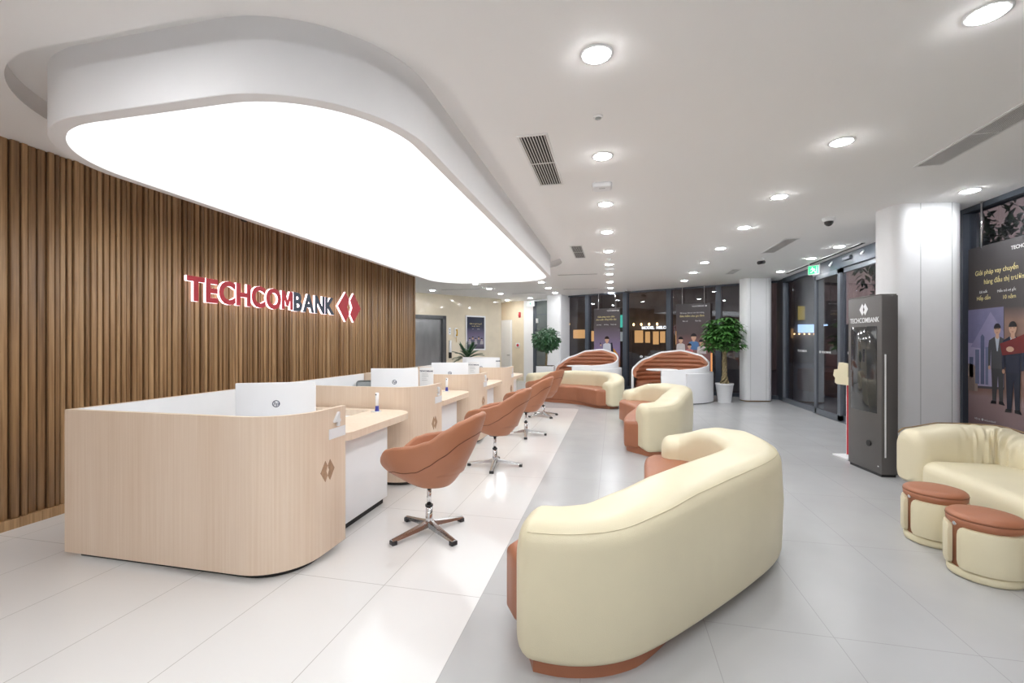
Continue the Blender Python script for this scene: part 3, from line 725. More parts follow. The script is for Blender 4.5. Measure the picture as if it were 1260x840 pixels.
# ------------------------------------------------------------------ swivel tub chairs
ZR=[(0,.945),(18,.94),(38,.905),(54,.84),(70,.765),(90,.725),(112,.705),(130,.675),(143,.62),(153,.565),(165,.53),(180,.52)]
def make_chair():
    t=thing('swivel_tub_chair','','chair',(0,0,0),0,'brown swivel chairs facing the desks')
    N=72; zb=.395
    def plan(th,s,ex=2.4):
        c=math.cos(th); q=math.sin(th)
        a=(.36 if c>0 else .37); bb=.315
        k=(abs(c)**ex+abs(q)**ex)**(-1/ex)
        return a*k*c*s, bb*k*q*s
    def outer(th,v):   # v 0 bottom .. 1 rim
        dg=abs(math.degrees(th)); dg=dg if dg<=180 else 360-dg
        zr=lerp_tab(ZR,dg)
        s=.46+.54*(1-(1-v)**1.45)
        x,y=plan(th,s); c_=math.cos(th); z=zb+(zr-zb)*(v**1.25)+.03*max(0,-c_)*(1-v)
        c=math.cos(th)
        x+=(.10*max(0,c)**1.5)*max(0,(z-.39)/.555) +.03*(1-s)
        return Vector((x,y,z)),zr
    TH=[-PI+2*PI*k/N for k in range(N)]
    b=MB(); rows=[]
    rows.append([tuple(outer(th,0)[0]) for th in TH])
    for k in range(1,15): rows.append([tuple(outer(th,k/14)[0]) for th in TH])
    # rim roll
    T=.05
    def inner_pt(th,f,dz):
        p,zr=outer(th,1); l=math.hypot(p.x,p.y); n=Vector((-p.x/l,-p.y/l,0)); q=p+n*T*f; q.z=zr+dz; return tuple(q)
    for a in range(20,181,32):
        rows.append([inner_pt(th,(1-math.cos(R(a)))/2,.022*math.sin(R(a))) for th in TH])
    zs=.50
    for k in range(1,8):
        f=k/7; r_=[]
        for th in TH:
            p,zr=outer(th,1); l=math.hypot(p.x,p.y); q=Vector((p.x*(1-T/l),p.y*(1-T/l),zr)); x2,y2=plan(th,.66)
            zz=zr+(min(zs,zr-.005)-zr)*f; g=f**1.5
            r_.append((q.x+(x2-q.x)*g*.75,q.y+(y2-q.y)*g*.75,zz))
        rows.append(r_)
    last=rows[-1]
    for f,dz in ((.85,.012),(.5,.02),(.15,.022)):
        rows.append([(x*f,y*f,zs+dz) for x,y,z in last])
    b.grid(rows,M['leather2'],True,True,True,True); b.build('seat_shell',t)
    # seam piping
    b=MB(); pts=[]
    for k in range(-60,61):
        th=R(k*2.75); dg=abs(k*2.75)
        v=lerp_tab([(0,.80),(30,.78),(60,.66),(90,.52),(115,.47),(140,.50),(165,.60)],dg)
        p,_=outer(th,v); l=math.hypot(p.x,p.y); p=p+Vector((p.x/l,p.y/l,0))*.001; pts.append(p)
    b.tube(pts,.0032,M['seam'],6); b.build('seam',t)
    b=MB(); b.cyl((0,0),.07,.372,.40,M['black'],24); b.build('mounting_plate',t)
    b=MB(); b.lathe((0,0),[(.018,.20),(.018,.375)],M['chrome'],24); b.lathe((0,0),[(.030,.05),(.028,.10),(.027,.215)],M['chrome'],24); b.build('column',t)
    b=MB(); b.lathe((0,0),[(.031,.208),(.031,.222)],M['black'],24); b.build('collar',t)
    lm=MB(); n=9
    rows=[]
    for k in range(n):
        f=k/(n-1); x=.0+.33*f; w=.034-.012*f; zt=.105-.062*f**.8; zz=.055-.032*f
        rows.append([(x,-w,zz),(x,-w*.75,zt-.006),(x,0,zt),(x,w*.75,zt-.006),(x,w,zz)])
    lm.grid(rows,M['steelleg'],True,False,True,True); leg=lm.build('leg',t); leg.rotation_euler=(0,0,0)
    cap=MB(); cap.box(.295,.335,-.026,.026,.0,.032,M['black'],.004); cp=cap.build('foot_pad',leg)
    for k in (1,2,3):
        l=leg.copy(); C.objects.link(l); l.parent=t; l.rotation_euler=(0,0,k*PI/2)
        c_=cp.copy(); C.objects.link(c_); c_.parent=l
    return t
def base_rot(t,a):
    k=0
    for ch in t.children:
        if ch.name.startswith('leg'): ch.rotation_euler=(0,0,a+k*PI/2); k+=1
ch0=make_chair()
spec=[(-1.425,3.34,R(-2),R(57),'brown swivel tub chair nearest the camera, at desk 4'),(-1.41,5.31,R(-4),R(8),'brown swivel tub chair second from the camera, at desk 3'),(-1.39,7.2,R(-8),R(10),'brown swivel tub chair third from the camera, at desk 2'),(-1.40,9.12,R(-28),R(38),'brown swivel tub chair farthest from the camera, turned towards desk 1')]
chs=[ch0]+[copytree(ch0) for _ in range(3)]
for o,(x,y_,rz,ba,l) in zip(chs,spec):
    o.location=(x,y_,0); o.rotation_euler=(0,0,rz); o['label']=l; base_rot(o,ba-rz)

# ------------------------------------------------------------------ curved lounge sofas
def sweep(b,path,thick,z0,ztab,m,rt=.11,rb=.04,cap=.10,wr=None):
    """soft wall following an open centre path; ztab = heights along 0..1"""
    P=[Vector(p) for p in path]; n=len(P); L=[0]
    for i in range(1,n): L.append(L[-1]+(P[i]-P[i-1]).length)
    tot=L[-1]
    fr=[]
    for i in range(n):
        d=(P[min(n-1,i+1)]-P[max(0,i-1)]).normalized(); fr.append((P[i],d,L[i]/tot,0))
    seq=[]
    K=6
    for k in range(K): a=PI/2*(1-k/K); seq.append((P[0]-fr[0][1]*cap*math.sin(a),fr[0][1],0,cap*(1-math.cos(a))))
    seq+=fr
    for k in range(1,K+1): a=PI/2*k/K; seq.append((P[-1]+fr[-1][1]*cap*math.sin(a),fr[-1][1],1,cap*(1-math.cos(a))))
    rows=[]
    for p,d,s,sh in seq:
        nrm=Vector((d.y,-d.x)); zt=lerp_tab(ztab,s)-sh; zl=z0+min(sh,.05); ht=thick/2-sh
        ht=max(ht,.012)
        r=min(rt,ht*.95); q=min(rb,ht*.5); pr=[]
        def arc(cu,cz,rr,a0,a1,n_=6):
            for j in range(n_+1): a=R(a0+(a1-a0)*j/n_); pr.append((cu+rr*math.cos(a),cz+rr*math.sin(a)))
        arc(ht-q,zl+q,q,-90,0,3)
        mid=(zl+zt)/2; pr.append((ht+.012*(1 if sh<.03 else 0),mid))
        arc(ht-r,zt-r,r,0,90); arc(-ht+r,zt-r,r,90,180)
        pr.append((-ht,mid)); arc(-ht+q,zl+q,q,180,270,3)
        rows.append([(p.x+nrm.x*u,p.y+nrm.y*u,z) for u,z in pr])
    b.grid(rows,m,True,True,True,True)
    return seq
def off_path(path,d):
    P=[Vector(p) for p in path]; out=[]
    for i in range(len(P)):
        t=(P[min(len(P)-1,i+1)]-P[max(0,i-1)]).normalized(); out.append((P[i].x+t.y*d,P[i].y-t.x*d))
    return out
# sofa geometry, origin at the near front corner (-.5,2.35)
SO=(-.5,2.35)
OUT=[(-.455,2.33),(-.435,2.17),(-.33,2.05),(-.16,2.0),(.02,2.03),(.17,2.16),(.45,2.52),(.80,2.95),(1.05,3.28),(1.17,3.55),(1.175,3.85),(1.13,4.2),(1.05,4.5),(.92,4.68),(.74,4.74),(.52,4.70)]
def make_sofa(name,label,loc,rz,mirror=False):
    t=thing(name,label,'sofa',loc,rz,'curved cream and brown lounge sofas')
    f=-1 if mirror else 1
    L=lambda p:[(f*(x-SO[0]),y-SO[1]) for x,y in p]
    out=catmull(L(OUT),n=6)
    th=.30
    th=.375
    path=catmull(L([(-.345,2.175),(-.22,2.17),(-.075,2.215),(.07,2.33),(.30,2.585),(.64,3.0),(.88,3.34),(.98,3.6),(.99,3.85),(.955,4.12),(.885,4.33),(.78,4.46),(.65,4.53),(.54,4.545)]),n=5)
    b=MB(); zt=[(0,.675),(.08,.69),(.16,.722),(.26,.757),(.38,.773),(.5,.775),(.78,.765),(.88,.73),(1,.60)]
    seq=sweep(b,path,th,.062,zt,M['cream'],rt=.11,cap=.09); b.build('backrest',t)
    # seam near the outer top edge
    b=MB(); pts=[]
    for p,d,s,sh in seq[5:-5]:
        nrm=Vector((d.y,-d.x))*f; r=.11; a=R(42); u=th/2-r+r*math.cos(a)+.001; pts.append((p.x+nrm.x*u,p.y+nrm.y*u,lerp_tab(zt,s)-r+r*math.sin(a)+.001))
    b.tube(pts,.0018,M['creamseam'],5); b.build('seam',t)
    # seat
    fr=[(-.56,2.36),(-.44,2.64),(-.22,3.0),(.02,3.33),(.18,3.55),(.235,3.72),(.255,4.0),(.27,4.25),(.29,4.42)]
    fr=catmull(fr,n=5)
    back=[(.36,4.54),(.55,4.60),(.8,4.60),(.96,4.45),(1.03,4.1),(1.05,3.7),(.98,3.42),(.7,3.02),(.36,2.6),(.1,2.28),(-.02,2.16),(-.2,2.13),(-.36,2.16),(-.50,2.26)]
    poly=L(fr+back)
    b=MB(); b.prism(poly,.07,.43,M['leather'],r=.05,rb=.03); b.build('seat',t,edge=60)
    # plinth
    n_=len(path); po=[]
    for i_,(p_,d_,s_,sh_) in enumerate(seq[6:6+n_]):
        ins=.04+.10*min(1,max(0,(s_-.12)/.18)); nrm=Vector((d_.y,-d_.x))*f; po.append((p_.x+nrm.x*(th/2-ins),p_.y+nrm.y*(th/2-ins)))
    pp=po+L([(.40,4.40),(.33,4.3),(.30,3.85),(.22,3.6),(.06,3.36),(-.18,3.02),(-.4,2.66),(-.50,2.40),(-.46,2.28)])
    b=MB(); b.prism(pp,0,.075,M['leather']); b.build('plinth',t,edge=50)
    return t
def offset_open(p,d): return off_path(p,d)
sofaA=make_sofa('curved_sofa','large cream curved sofa nearest the camera, seen from behind',(SO[0],SO[1],0),0)
sofaB=make_sofa('curved_sofa','cream and brown curved sofa in the middle, its open side to the left',(.205,6.42,0),R(23.5))
sofaC=make_sofa('curved_sofa','cream and brown curved sofa farthest away, seat facing the camera',(-2.2,11.72,0),R(-146),True)

def make_c():
    pass

# ------------------------------------------------------------------ round booths
def make_booth(label,cx,cy,rz):
    t=thing('round_booth',label,'booth seat',(cx,cy,0),rz,'round channelled booths by the back glass')
    Rr=.98
    ztab=[(-108,.80),(-60,.85),(-30,.90),(0,1.02),(30,1.18),(65,1.29),(95,1.24),(125,1.06),(160,.83),(190,.62)]
    A=[-108+298*k/90 for k in range(91)]
    def rim(a): 
        return lerp_tab(ztab,a)
    b=MB(); rows=[]
    prof=[(0,0),(0,1),(-.010,1.0),(-.032,1.0),(-.04,1),( -.04,0)]
    for a in A:
        z=rim(a); c,s=math.cos(R(a)),math.sin(R(a)); row=[]
        for dr,f in prof:
            zz=.0 if f==0 else z+(0 if dr in(0,-.04) else .01)
            row.append(((Rr+dr)*c,(Rr+dr)*s,zz))
        rows.append(row)
    b.grid(rows,M['white'],True,True,True,True); b.build('outer_shell',t,edge=50)
    # channelled lining
    b=MB(); rows=[]; K=60
    for a in A:
        z=rim(a)-.03; c,s=math.cos(R(a)),math.sin(R(a)); row=[]
        for k in range(K+1):
            zz=.30+(z-.30)*k/K
            ph=(zz%.115)/.115; bul=.055*math.sqrt(max(0,1-(2*ph-1)**2))
            edge=min(1,(z-zz)/.04)
            r=Rr-.041-.045*edge-bul*edge
            row.append((r*c,r*s,zz))
        rows.append(row)
    b.grid(rows,M['leather'],False,True); b.build('channelled_lining',t)
    b=MB()
    ring=[]
    o=[((Rr-.1)*math.cos(R(a)),(Rr-.1)*math.sin(R(a))) for a in A[4:-4:3]]; i_=[(.50*math.cos(R(a)),.50*math.sin(R(a))) for a in reversed(A[4:-4:3])]
    b.prism(o+i_,.06,.44,M['leather'],r=.04); b.build('bench_seat',t,edge=50)
    # lower white step hugging the outside
    b=MB(); o=[((Rr+.09)*math.cos(R(a)),(Rr+.09)*math.sin(R(a))) for a in range(-74,31,4)]; i_=[((Rr+.002)*math.cos(R(a)),(Rr+.002)*math.sin(R(a))) for a in range(30,-75,-4)]
    b.prism(o+i_,.02,.745,M['white'],r=.01); b.build('outer_step',t,edge=50)
    b=MB(); b.prism([((Rr+.05)*math.cos(R(a)),(Rr+.05)*math.sin(R(a))) for a in range(-74,31,4)]+[((Rr)*math.cos(R(a)),(Rr)*math.sin(R(a))) for a in range(30,-75,-4)],0,.02,M['ventdark']); b.build('plinth',t)
    return t
make_booth('round booth with brown channelled lining, right one beside the money tree',1.45,12.62,0)
make_booth('round booth with brown channelled lining, left one below the nearest-left poster',-.83,14.05,R(-3))
def table(x,y,label):
    t=thing('round_table',label,'table',(x,y,0),0,'round white booth tables')
    b=MB(); b.lathe((0,0),[(.36,.775),(.40,.785),(.40,.80),(.385,.805)],M['white'],48); b.build('tabletop',t)
    b=MB(); b.lathe((0,0),[(.035,.02),(.035,.775)],M['chrome'],24); b.build('pedestal',t)
    b=MB(); b.lathe((0,0),[(.24,0),(.24,.012),(.05,.025)],M['chrome'],36); b.build('base',t)
table(1.23,12.36,'round white table inside the right booth')
table(-1.0,13.8,'round white table inside the left booth')

# ------------------------------------------------------------------ ottomans
def make_ottoman():
    t=thing('round_ottoman','','ottoman',(0,0,0),0,'round ottomans before the right sofa'); r=.175
    b=MB(); b.lathe((0,0),[(r-.012,.0),(r+.002,.006),(r+.006,.02),(r+.006,.048),(r-.004,.056)],M['cream'],48); b.build('base_ring',t)
    b=MB(); b.lathe((0,0),[(r-.012,.05),(r-.006,.325),(r+.008,.338),(r+.011,.375)],M['leather'],48); b.build('body',t)
    b=MB(); b.lathe((0,0),[(r+.011,.375),(r+.009,.388),(r-.004,.400),(r-.03,.407),(.08,.412),(.01,.413)],M['leather'],48); b.build('cushion',t)
    b=MB(); b.lathe((0,0),[(r+.0105,.373),(r+.0125,.375),(r+.0105,.377)],M['seam'],48,cap=False); b.build('seam',t)
    for a0,a1 in ((-143,17),(37,197)):
        b=MB(); n=40; rows=[]
        for k in range(n+1):
            a=a0+(a1-a0)*k/n; e=min(k,n-k)/n*(a1-a0)*PI/180*r; cr=.022
            cut=0 if e>=cr else cr-math.sqrt(max(0,cr*cr-(cr-e)**2))
            c,s=math.cos(R(a)),math.sin(R(a))
            z0,z1=.06+cut,.325-cut
            row=[(r-.006,z0),(r+.016,z0+.004),(r+.022,z0+.03),(r+.022,z1-.03),(r+.016,z1-.004),(r-.006,z1)]
            rows.append([(q*c,q*s,z) for q,z in row])
        b.grid(rows,M['cream'],True,True,True,True); b.build('side_panel',t,edge=50)
    b=MB(); a=R(-152); T=plane_T(((r-.002)*math.cos(a),(r-.002)*math.sin(a),.335),(-math.sin(a),math.cos(a),0))
    b.tube([T@Vector((0,0,-.002)),T@Vector((0,0,.012))],.012,M['chrome'],14); b.build('metal_stud',t)
    return t
ot=make_ottoman(); o2=copytree(ot)
ot.location=(2.37,4.03,0); ot.rotation_euler=(0,0,R(-20)); ot['label']='round brown and cream ottoman farther from the camera, left one'
o2.location=(2.33,3.50,0); o2.rotation_euler=(0,0,R(-20)); o2['label']='round brown and cream ottoman nearest the camera, at the right edge'

# ------------------------------------------------------------------ gathered cream sofa
t=thing('gathered_sofa','cream leather sofa with gathered back against the right window','sofa',(2.7,4.3,0))
ox,oy=2.7,4.3
pth=catmull([(2.80,5.02),(3.0,5.04),(3.22,5.04),(3.42,4.95),(3.53,4.72),(3.56,4.4),(3.56,3.9),(3.56,3.4),(3.5,3.1),(3.34,2.95),(3.1,2.92),(2.85,2.92)],n=26)
pth=[(x-ox,y-oy) for x,y in pth]
b=MB(); seq=sweep(b,pth[::-1] if False else pth,.34,.16,[(0,.68),(.08,.73),(.19,.735),(.27,.66),(.36,.60),(.7,.585),(.85,.66),(1,.64)],M['cream2'],rt=.13,rb=.06,cap=.10)
# leather gathers on the inner side near the corner
b.bm.verts.ensure_lookup_table()
nrow=len(seq); nper=len(b.bm.verts)//nrow
for i in range(nrow):
    p,d,s,sh=seq[i]; nrm=Vector((d.y,-d.x))
    env=math.exp(-((s-.19)/.075)**2)
    for j in range(nper):
        v=b.bm.verts[i*nper+j]; u=(Vector((v.co.x,v.co.y))-p).dot(nrm)
        k=env*(.020*math.sin(s*210+v.co.z*11)+.012*math.sin(s*340-v.co.z*16))*min(1,max(0,(v.co.z-.25)/.15))
        side=1 if abs(u)>.02 else 0
        sg=1 if u>0 else -1
        v.co.x+=nrm.x*sg*k*side; v.co.y+=nrm.y*sg*k*side
b.build('backrest',t)
b=MB(); pts=[]
for p,d,s,sh in seq[2:-2]:
    nrm=Vector((d.y,-d.x)); zt=lerp_tab([(0,.68),(.08,.73),(.19,.735),(.27,.66),(.36,.60),(.7,.585),(.85,.66),(1,.64)],s)-sh
    pts.append((p.x-nrm.x*.10*1,p.y-nrm.y*.10,zt-.002))
b.tube(pts,.006,M['piping'],6); b.build('piping',t)
b=MB(); b.prism([(x-ox,y-oy) for x,y in rrect(2.72,3.45,3.05,4.90,.16,8)],.17,.43,M['cream2'],r=.09,rb=.05); b.build('seat',t,edge=70)
b=MB(); b.prism([(x-ox,y-oy) for x,y in rrect(2.76,3.66,2.84,5.13,.2,8)],.135,.165,M['piping']); b.build('base_frame',t)
for x,y_ in ((2.80,5.06),(3.6,5.0),(2.80,2.92),(3.6,2.95)):
    b=MB(); b.tube([(x-ox,y_-oy,0),(x-ox,y_-oy,.14)],[.014,.019],M['bronze'],12); b.build('leg',t)

# ------------------------------------------------------------------ kiosk
KA=Vector((2.842,6.38)); KB=Vector((2.91,5.80)); kd=KB-KA; kw=kd.length
t=thing('information_kiosk','tall dark grey touch kiosk with white emblem beside the near column','kiosk',((KA.x+KB.x)/2,(KA.y+KB.y)/2,0),math.atan2(kd.y,kd.x))
# local: x along face to the right, -y towards the room
k=kw/2
b=MB(); b.box(-k,k,0,.17,.03,2.03,M['kiosk'],.006); b.build('body',t)
b=MB(); b.box(-k+.02,k-.02,.01,.16,0,.03,M['black']); b.build('plinth',t)
b=MB(); b.box(-k+.02,k-.02,.0,.17,2.03,2.045,M['kiosk'],.003); b.build('top_cap',t)
b=MB(); b.box(-k+.06,k-.075,-.004,.0,.70,1.69,M['screen'],.001); b.build('screen',t)
b=MB(); logo(b,plane_T((-.0,-.002,1.89),(1,0,0)),.15,.14,0,.003,M['white']); b.build('emblem',t)
text('lettering','TECHCOMBANK',.082,plane_T((0,-.002,1.735),(1,0,0)),M['white'],t,.001,.0008,'CENTER',xs=.82)
b=MB(); T=plane_T((.09,-.002,.34),(1,0,0)); b.tube([T@Vector((0,0,0)),T@Vector((0,0,.012))],.035,M['black'],20); b.build('lock',t)
b=MB(); b.box(k,k+.004,.03,.045,.22,1.37,M['white']); b.build('edge_strip',t)
b=MB(); b.cyl((k-.05,-.0),.01,.1,.12,M['chrome'],12); b.build('bolt',t)

# red and white stand behind the kiosk
t=thing('floor_stand','red and white post stand with cream plate, half hidden behind the kiosk','stand',(3.0,6.72,0),R(-80))
b=MB(); b.box(-.14,.14,-.12,.12,0,.02,M['white'],.004); b.build('base',t)
b=MB(); b.box(-.035,.035,-.012,.012,.02,1.0,M['white'],.003); b.build('post',t)
b=MB(); b.box(-.018,.03,-.016,-.012,.04,.98,M['red']); b.build('red_strip',t)
b=MB(); pl=[(-.10,0),(.12,0),(.13,.10),(.11,.12),(.12,.27),(-.06,.29),(-.08,.20),(-.15,.19),(-.17,.11),(-.13,.08),(-.14,.02)]
extr(b,pl,plane_T((-.03,-.02,.95),(1,0,0)),-.01,.05,M['cream']); b.build('plate',t)

# ------------------------------------------------------------------ plants
def leafcard(b,p,d,up,L,W,m,fold=.25,seg=4,droop=.3):
    d=Vector(d).normalized(); s=d.cross(Vector(up)); 
    if s.length<1e-3: s=Vector((1,0,0))
    s.normalize(); n=s.cross(d).normalized(); rows=[]
    for k in range(seg+1):
        f=k/seg; w=W*math.sin(PI*min(.97,f*.9+.08))**.8; c=Vector(p)+d*L*f-Vector((0,0,1))*droop*L*f*f
        rows.append([c-s*w+n*w*fold,c,c+s*w+n*w*fold])
    b.grid(rows,m,False,True)
def money_tree(x,y):
    t=thing('potted_money_tree','potted money tree with braided trunk in front of the back glass','potted plant',(x,y,0))
    b=MB(); b.lathe((0,0),[(.15,0),(.155,.02),(.205,.44),(.215,.445),(.215,.48),(.195,.48),(.19,.42)],M['white'],36,cap=False); b.lathe((0,0),[(.15,.0),(.01,.001)],M['white'],36); b.build('pot',t)
    b=MB(); b.lathe((0,0),[(.188,.42),(.1,.43),(.01,.435)],M['soil'],24); b.build('soil',t)
    b=MB()
    for q in range(4):
        pts=[]; rd=[]
        for k in range(41):
            f=k/40; a=q*PI/2+f*4.2*PI; r=.040*(1-.25*f)+.22*max(0,.28-f); pts.append((r*math.cos(a),r*math.sin(a),.42+.88*f)); rd.append(.030-.008*f)
        b.tube(pts,rd,M['trunk'],8)
    b.build('braided_trunk',t)
    rnd=random.Random(3); b=MB(); lf=MB()
    for k in range(150):
        a=rnd.uniform(0,2*PI); e=math.asin(rnd.uniform(-.55,1)); rr=rnd.uniform(.5,1)
        tip=Vector((.47*rr*math.cos(a)*math.cos(e)-.03,.47*rr*math.sin(a)*math.cos(e),1.62+.60*rr*math.sin(e)))
        b.tube([(0,0,1.25),(tip.x*.4,tip.y*.4,1.25+(tip.z-1.25)*.6),tuple(tip)],[.008,.006,.004],M['leaf'],4,cap=False)
        nl=6
        for j in range(nl):
            a2=2*PI*j/nl+rnd.random(); d=Vector((math.cos(a2),math.sin(a2),rnd.uniform(-.25,.2)))+Vector((math.cos(a),math.sin(a),0))*.5
            leafcard(lf,tip,d,(0,0,1),rnd.uniform(.14,.23),.036,M['leaf'],droop=.35)
    b.build('stems',t); lf.build('foliage',t,recalc=False)
money_tree(2.73,12.28)
def ball_tree(x,y):
    t=thing('potted_ficus_ball','ball-crowned potted ficus in front of the far left column','potted plant',(x,y,0))
    b=MB(); b.prism(rrect(-.26,.26,-.26,.26,.03,4),0,.80,M['white'],r=.01); b.build('planter',t)
    b=MB(); b.box(-.23,.23,-.23,.23,.795,.81,M['soil']); b.build('soil',t)
    b=MB(); b.tube([(0,0,.8),(.02,.01,1.05),(0,0,1.35),(0,0,1.6)],[.035,.028,.03,.02],M['trunk'],10); b.build('trunk',t)
    rnd=random.Random(5); lf=MB()
    for k in range(1300):
        a=rnd.uniform(0,2*PI); e=math.asin(rnd.uniform(-1,1)); r=.36*rnd.uniform(.7,1.08)
        n=Vector((math.cos(a)*math.cos(e),math.sin(a)*math.cos(e),math.sin(e)*(.95 if e>0 else .8))); p=Vector((0,0,1.60))+n*r*rnd.uniform(.9,1.08)
        d=n*.6+Vector((rnd.uniform(-1,1),rnd.uniform(-1,1),rnd.uniform(-1,.2)))
        leafcard(lf,p,d,n,rnd.uniform(.08,.14),.024,M['leaf2'],seg=3)
    lf.build('foliage',t,recalc=False)
ball_tree(-2.0,13.55)
def sago(x,y):
    t=thing('potted_sago_palm','spiky sago palm behind the farthest desk, by the marble wall','potted plant',(x,y,0))
    b=MB(); b.lathe((0,0),[(.17,0),(.22,.68),(.23,.68),(.23,.71),(.2,.71)],M['white'],32); b.build('pot',t)
    b=MB(); b.lathe((0,0),[(.10,.7),(.12,.85),(.09,1.04),(.03,1.08)],M['trunk'],20); b.build('trunk',t)
    lf=MB(); rnd=random.Random(9)
    for k in range(26):
        a=2*PI*k/26*2.4+rnd.uniform(-.2,.2); e=R(rnd.uniform(10,78)); L=.56; pts=[]
        for j in range(13):
            f=j/12; rr=L*f*math.cos(e); z=1.05+L*f*math.sin(e)-.22*f*f*math.cos(e); pts.append(Vector((rr*math.cos(a),rr*math.sin(a),z)))
        lf.tube(pts,.006,M['leaf2'],4,cap=False)
        s=Vector((-math.sin(a),math.cos(a),0))
        for j in range(2,13):
            d=(pts[j]-pts[j-1]).normalized(); w=.11*math.sin(PI*(j-1)/13)+.02
            for g in (-1,1):
                for h in (0,.5):
                    p=pts[j-1].lerp(pts[j],h); leafcard(lf,p,s*g+d*.8+Vector((0,0,.25)),(0,0,1),w,.012,M['leaf2'],seg=2,droop=.1)
    lf.build('foliage',t,recalc=False)
sago(-3.97,11.95)

# ------------------------------------------------------------------ posters
def gradmat(name,stops,zax='Z'):
    m,nt,b=newmat(name); N=nt.nodes; L=nt.links
    tc=N.new('ShaderNodeTexCoord'); sp=N.new('ShaderNodeSeparateXYZ'); L.new(tc.outputs['Generated'],sp.inputs[0])
    nz=N.new('ShaderNodeTexNoise'); nz.inputs['Scale'].default_value=3; L.new(tc.outputs['Generated'],nz.inputs['Vector'])
    ma=N.new('ShaderNodeMath'); ma.operation='MULTIPLY_ADD'; ma.inputs[1].default_value=.06; L.new(nz.outputs['Fac'],ma.inputs[0]); L.new(sp.outputs[zax],ma.inputs[2])
    cr=N.new('ShaderNodeValToRGB'); e=cr.color_ramp.elements
    e[0].position=stops[0][0]; e[0].color=(*stops[0][1],1); e[1].position=stops[-1][0]; e[1].color=(*stops[-1][1],1)
    for p,c in stops[1:-1]: q=e.new(p); q.color=(*c,1)
    L.new(ma.outputs[0],cr.inputs[0]); L.new(cr.outputs[0],b.inputs['Base Color']); b.inputs['Roughness'].default_value=.18
    return m
INK={}
def ink(c):
    if c not in INK: INK[c]=mat('print_ink_%d'%len(INK),c,.25,var=.05,scale=12)
    return INK[c]
class Poster:
    def __init__(s,label,A,B_,z0,z1,m,rods=True,frame=None):
        A=Vector(A);B_=Vector(B_); d=(B_-A); s.w=d.length; s.z0=z0; s.h=z1-z0
        s.t=thing('poster',label,'poster',(A.x,A.y,0),math.atan2(d.y,d.x))
        b=MB(); b.box(0,s.w,0,.012,z0,z1,m); s.board=b.build('print_panel',s.t)
        if rods:
            for x in (s.w*.18,s.w*.82):
                b=MB(); b.tube([(x,.006,z1-.02),(x,.006,H-.001)],.012,M['chrome'],10); b.build('hanging_rod',s.t)
        if frame:
            b=MB()
            for a in ((-.05,0,z0-.05,z1+.05),(s.w,s.w+.05,z0-.05,z1+.05),(0,s.w,z0-.05,z0),(0,s.w,z1,z1+.05)): b.box(a[0],a[1],-.01,.014,a[2],a[3],frame)
            b.build('frame',s.t)
        s.layer=0
    def T(s,x,z,dz=0): return plane_T((x,-.0008-dz,z),(1,0,0))
    def shape(s,name,items,layer=0):
        b=MB()
        for i,(col,pl) in enumerate(items):
            y=-.0006-.0004*layer-.0003*i
            b.poly([(x,y,z) for x,z in pl],ink(col))
        return b.build(name,s.t,recalc=False)
    def txt(s,body,size,x,z,m,al='LEFT',bold=0,xs=1,name='printed_text'): return text(name,body,size,s.T(x,z,.0005),m,s.t,.0002,bold,al,xs)
def ell(cx,cz,rx,rz,n=20,a0=0,a1=360): return [(cx+rx*math.cos(R(a0+(a1-a0)*k/n)),cz+rz*math.sin(R(a0+(a1-a0)*k/n))) for k in range(n if a1-a0==360 else n+1)]
YL=mat('print_yellow',(.80,.68,.30),.3); WL=mat('print_white',(.75,.75,.75),.3)
# right poster
p=Poster('large right poster of two suited men, bank loan advert on the window',(4.17,6.51),(4.17,5.43),.52,2.62,gradmat('print_warm',[(0,(.20,.135,.15)),(.2,(.36,.25,.25)),(.24,(.27,.16,.13)),(.6,(.30,.19,.15)),(.68,(.085,.075,.075)),(1,(.065,.06,.062))]))
p.shape('printed_window',[((.10,.09,.10),[(0,.96),(.515,.985),(.515,1.905),(0,1.90)]),((.22,.21,.34),[(0,.99),(.505,1.01),(.505,1.895),(0,1.89)]),((.42,.38,.55),[(0,.99),(.505,1.01),(.505,1.45),(0,1.5)]),
   ((.30,.28,.44),[(.04,1.45),(.331,1.85),(.505,1.62),(.505,1.40)]),((.13,.15,.24),[(.02,1.02),(.08,1.02),(.08,1.33),(.02,1.33)]),((.16,.18,.28),[(.11,1.02),(.17,1.02),(.17,1.42),(.11,1.42)]),((.12,.14,.23),[(.19,1.02),(.245,1.02),(.245,1.57),(.215,1.6),(.19,1.57)]),((.17,.19,.3),[(.26,1.02),(.30,1.02),(.30,1.45),(.26,1.45)])],1)
p.shape('printed_sofa',[((.36,.28,.24),[(0,.93),(.145,.93),(.155,1.15),(.13,1.2),(.09,1.24),(0,1.25)]),((.25,.19,.17),[(.0,.93),(.10,.93),(.10,1.08),(0,1.1)])],4)
SK=(.62,.38,.27)
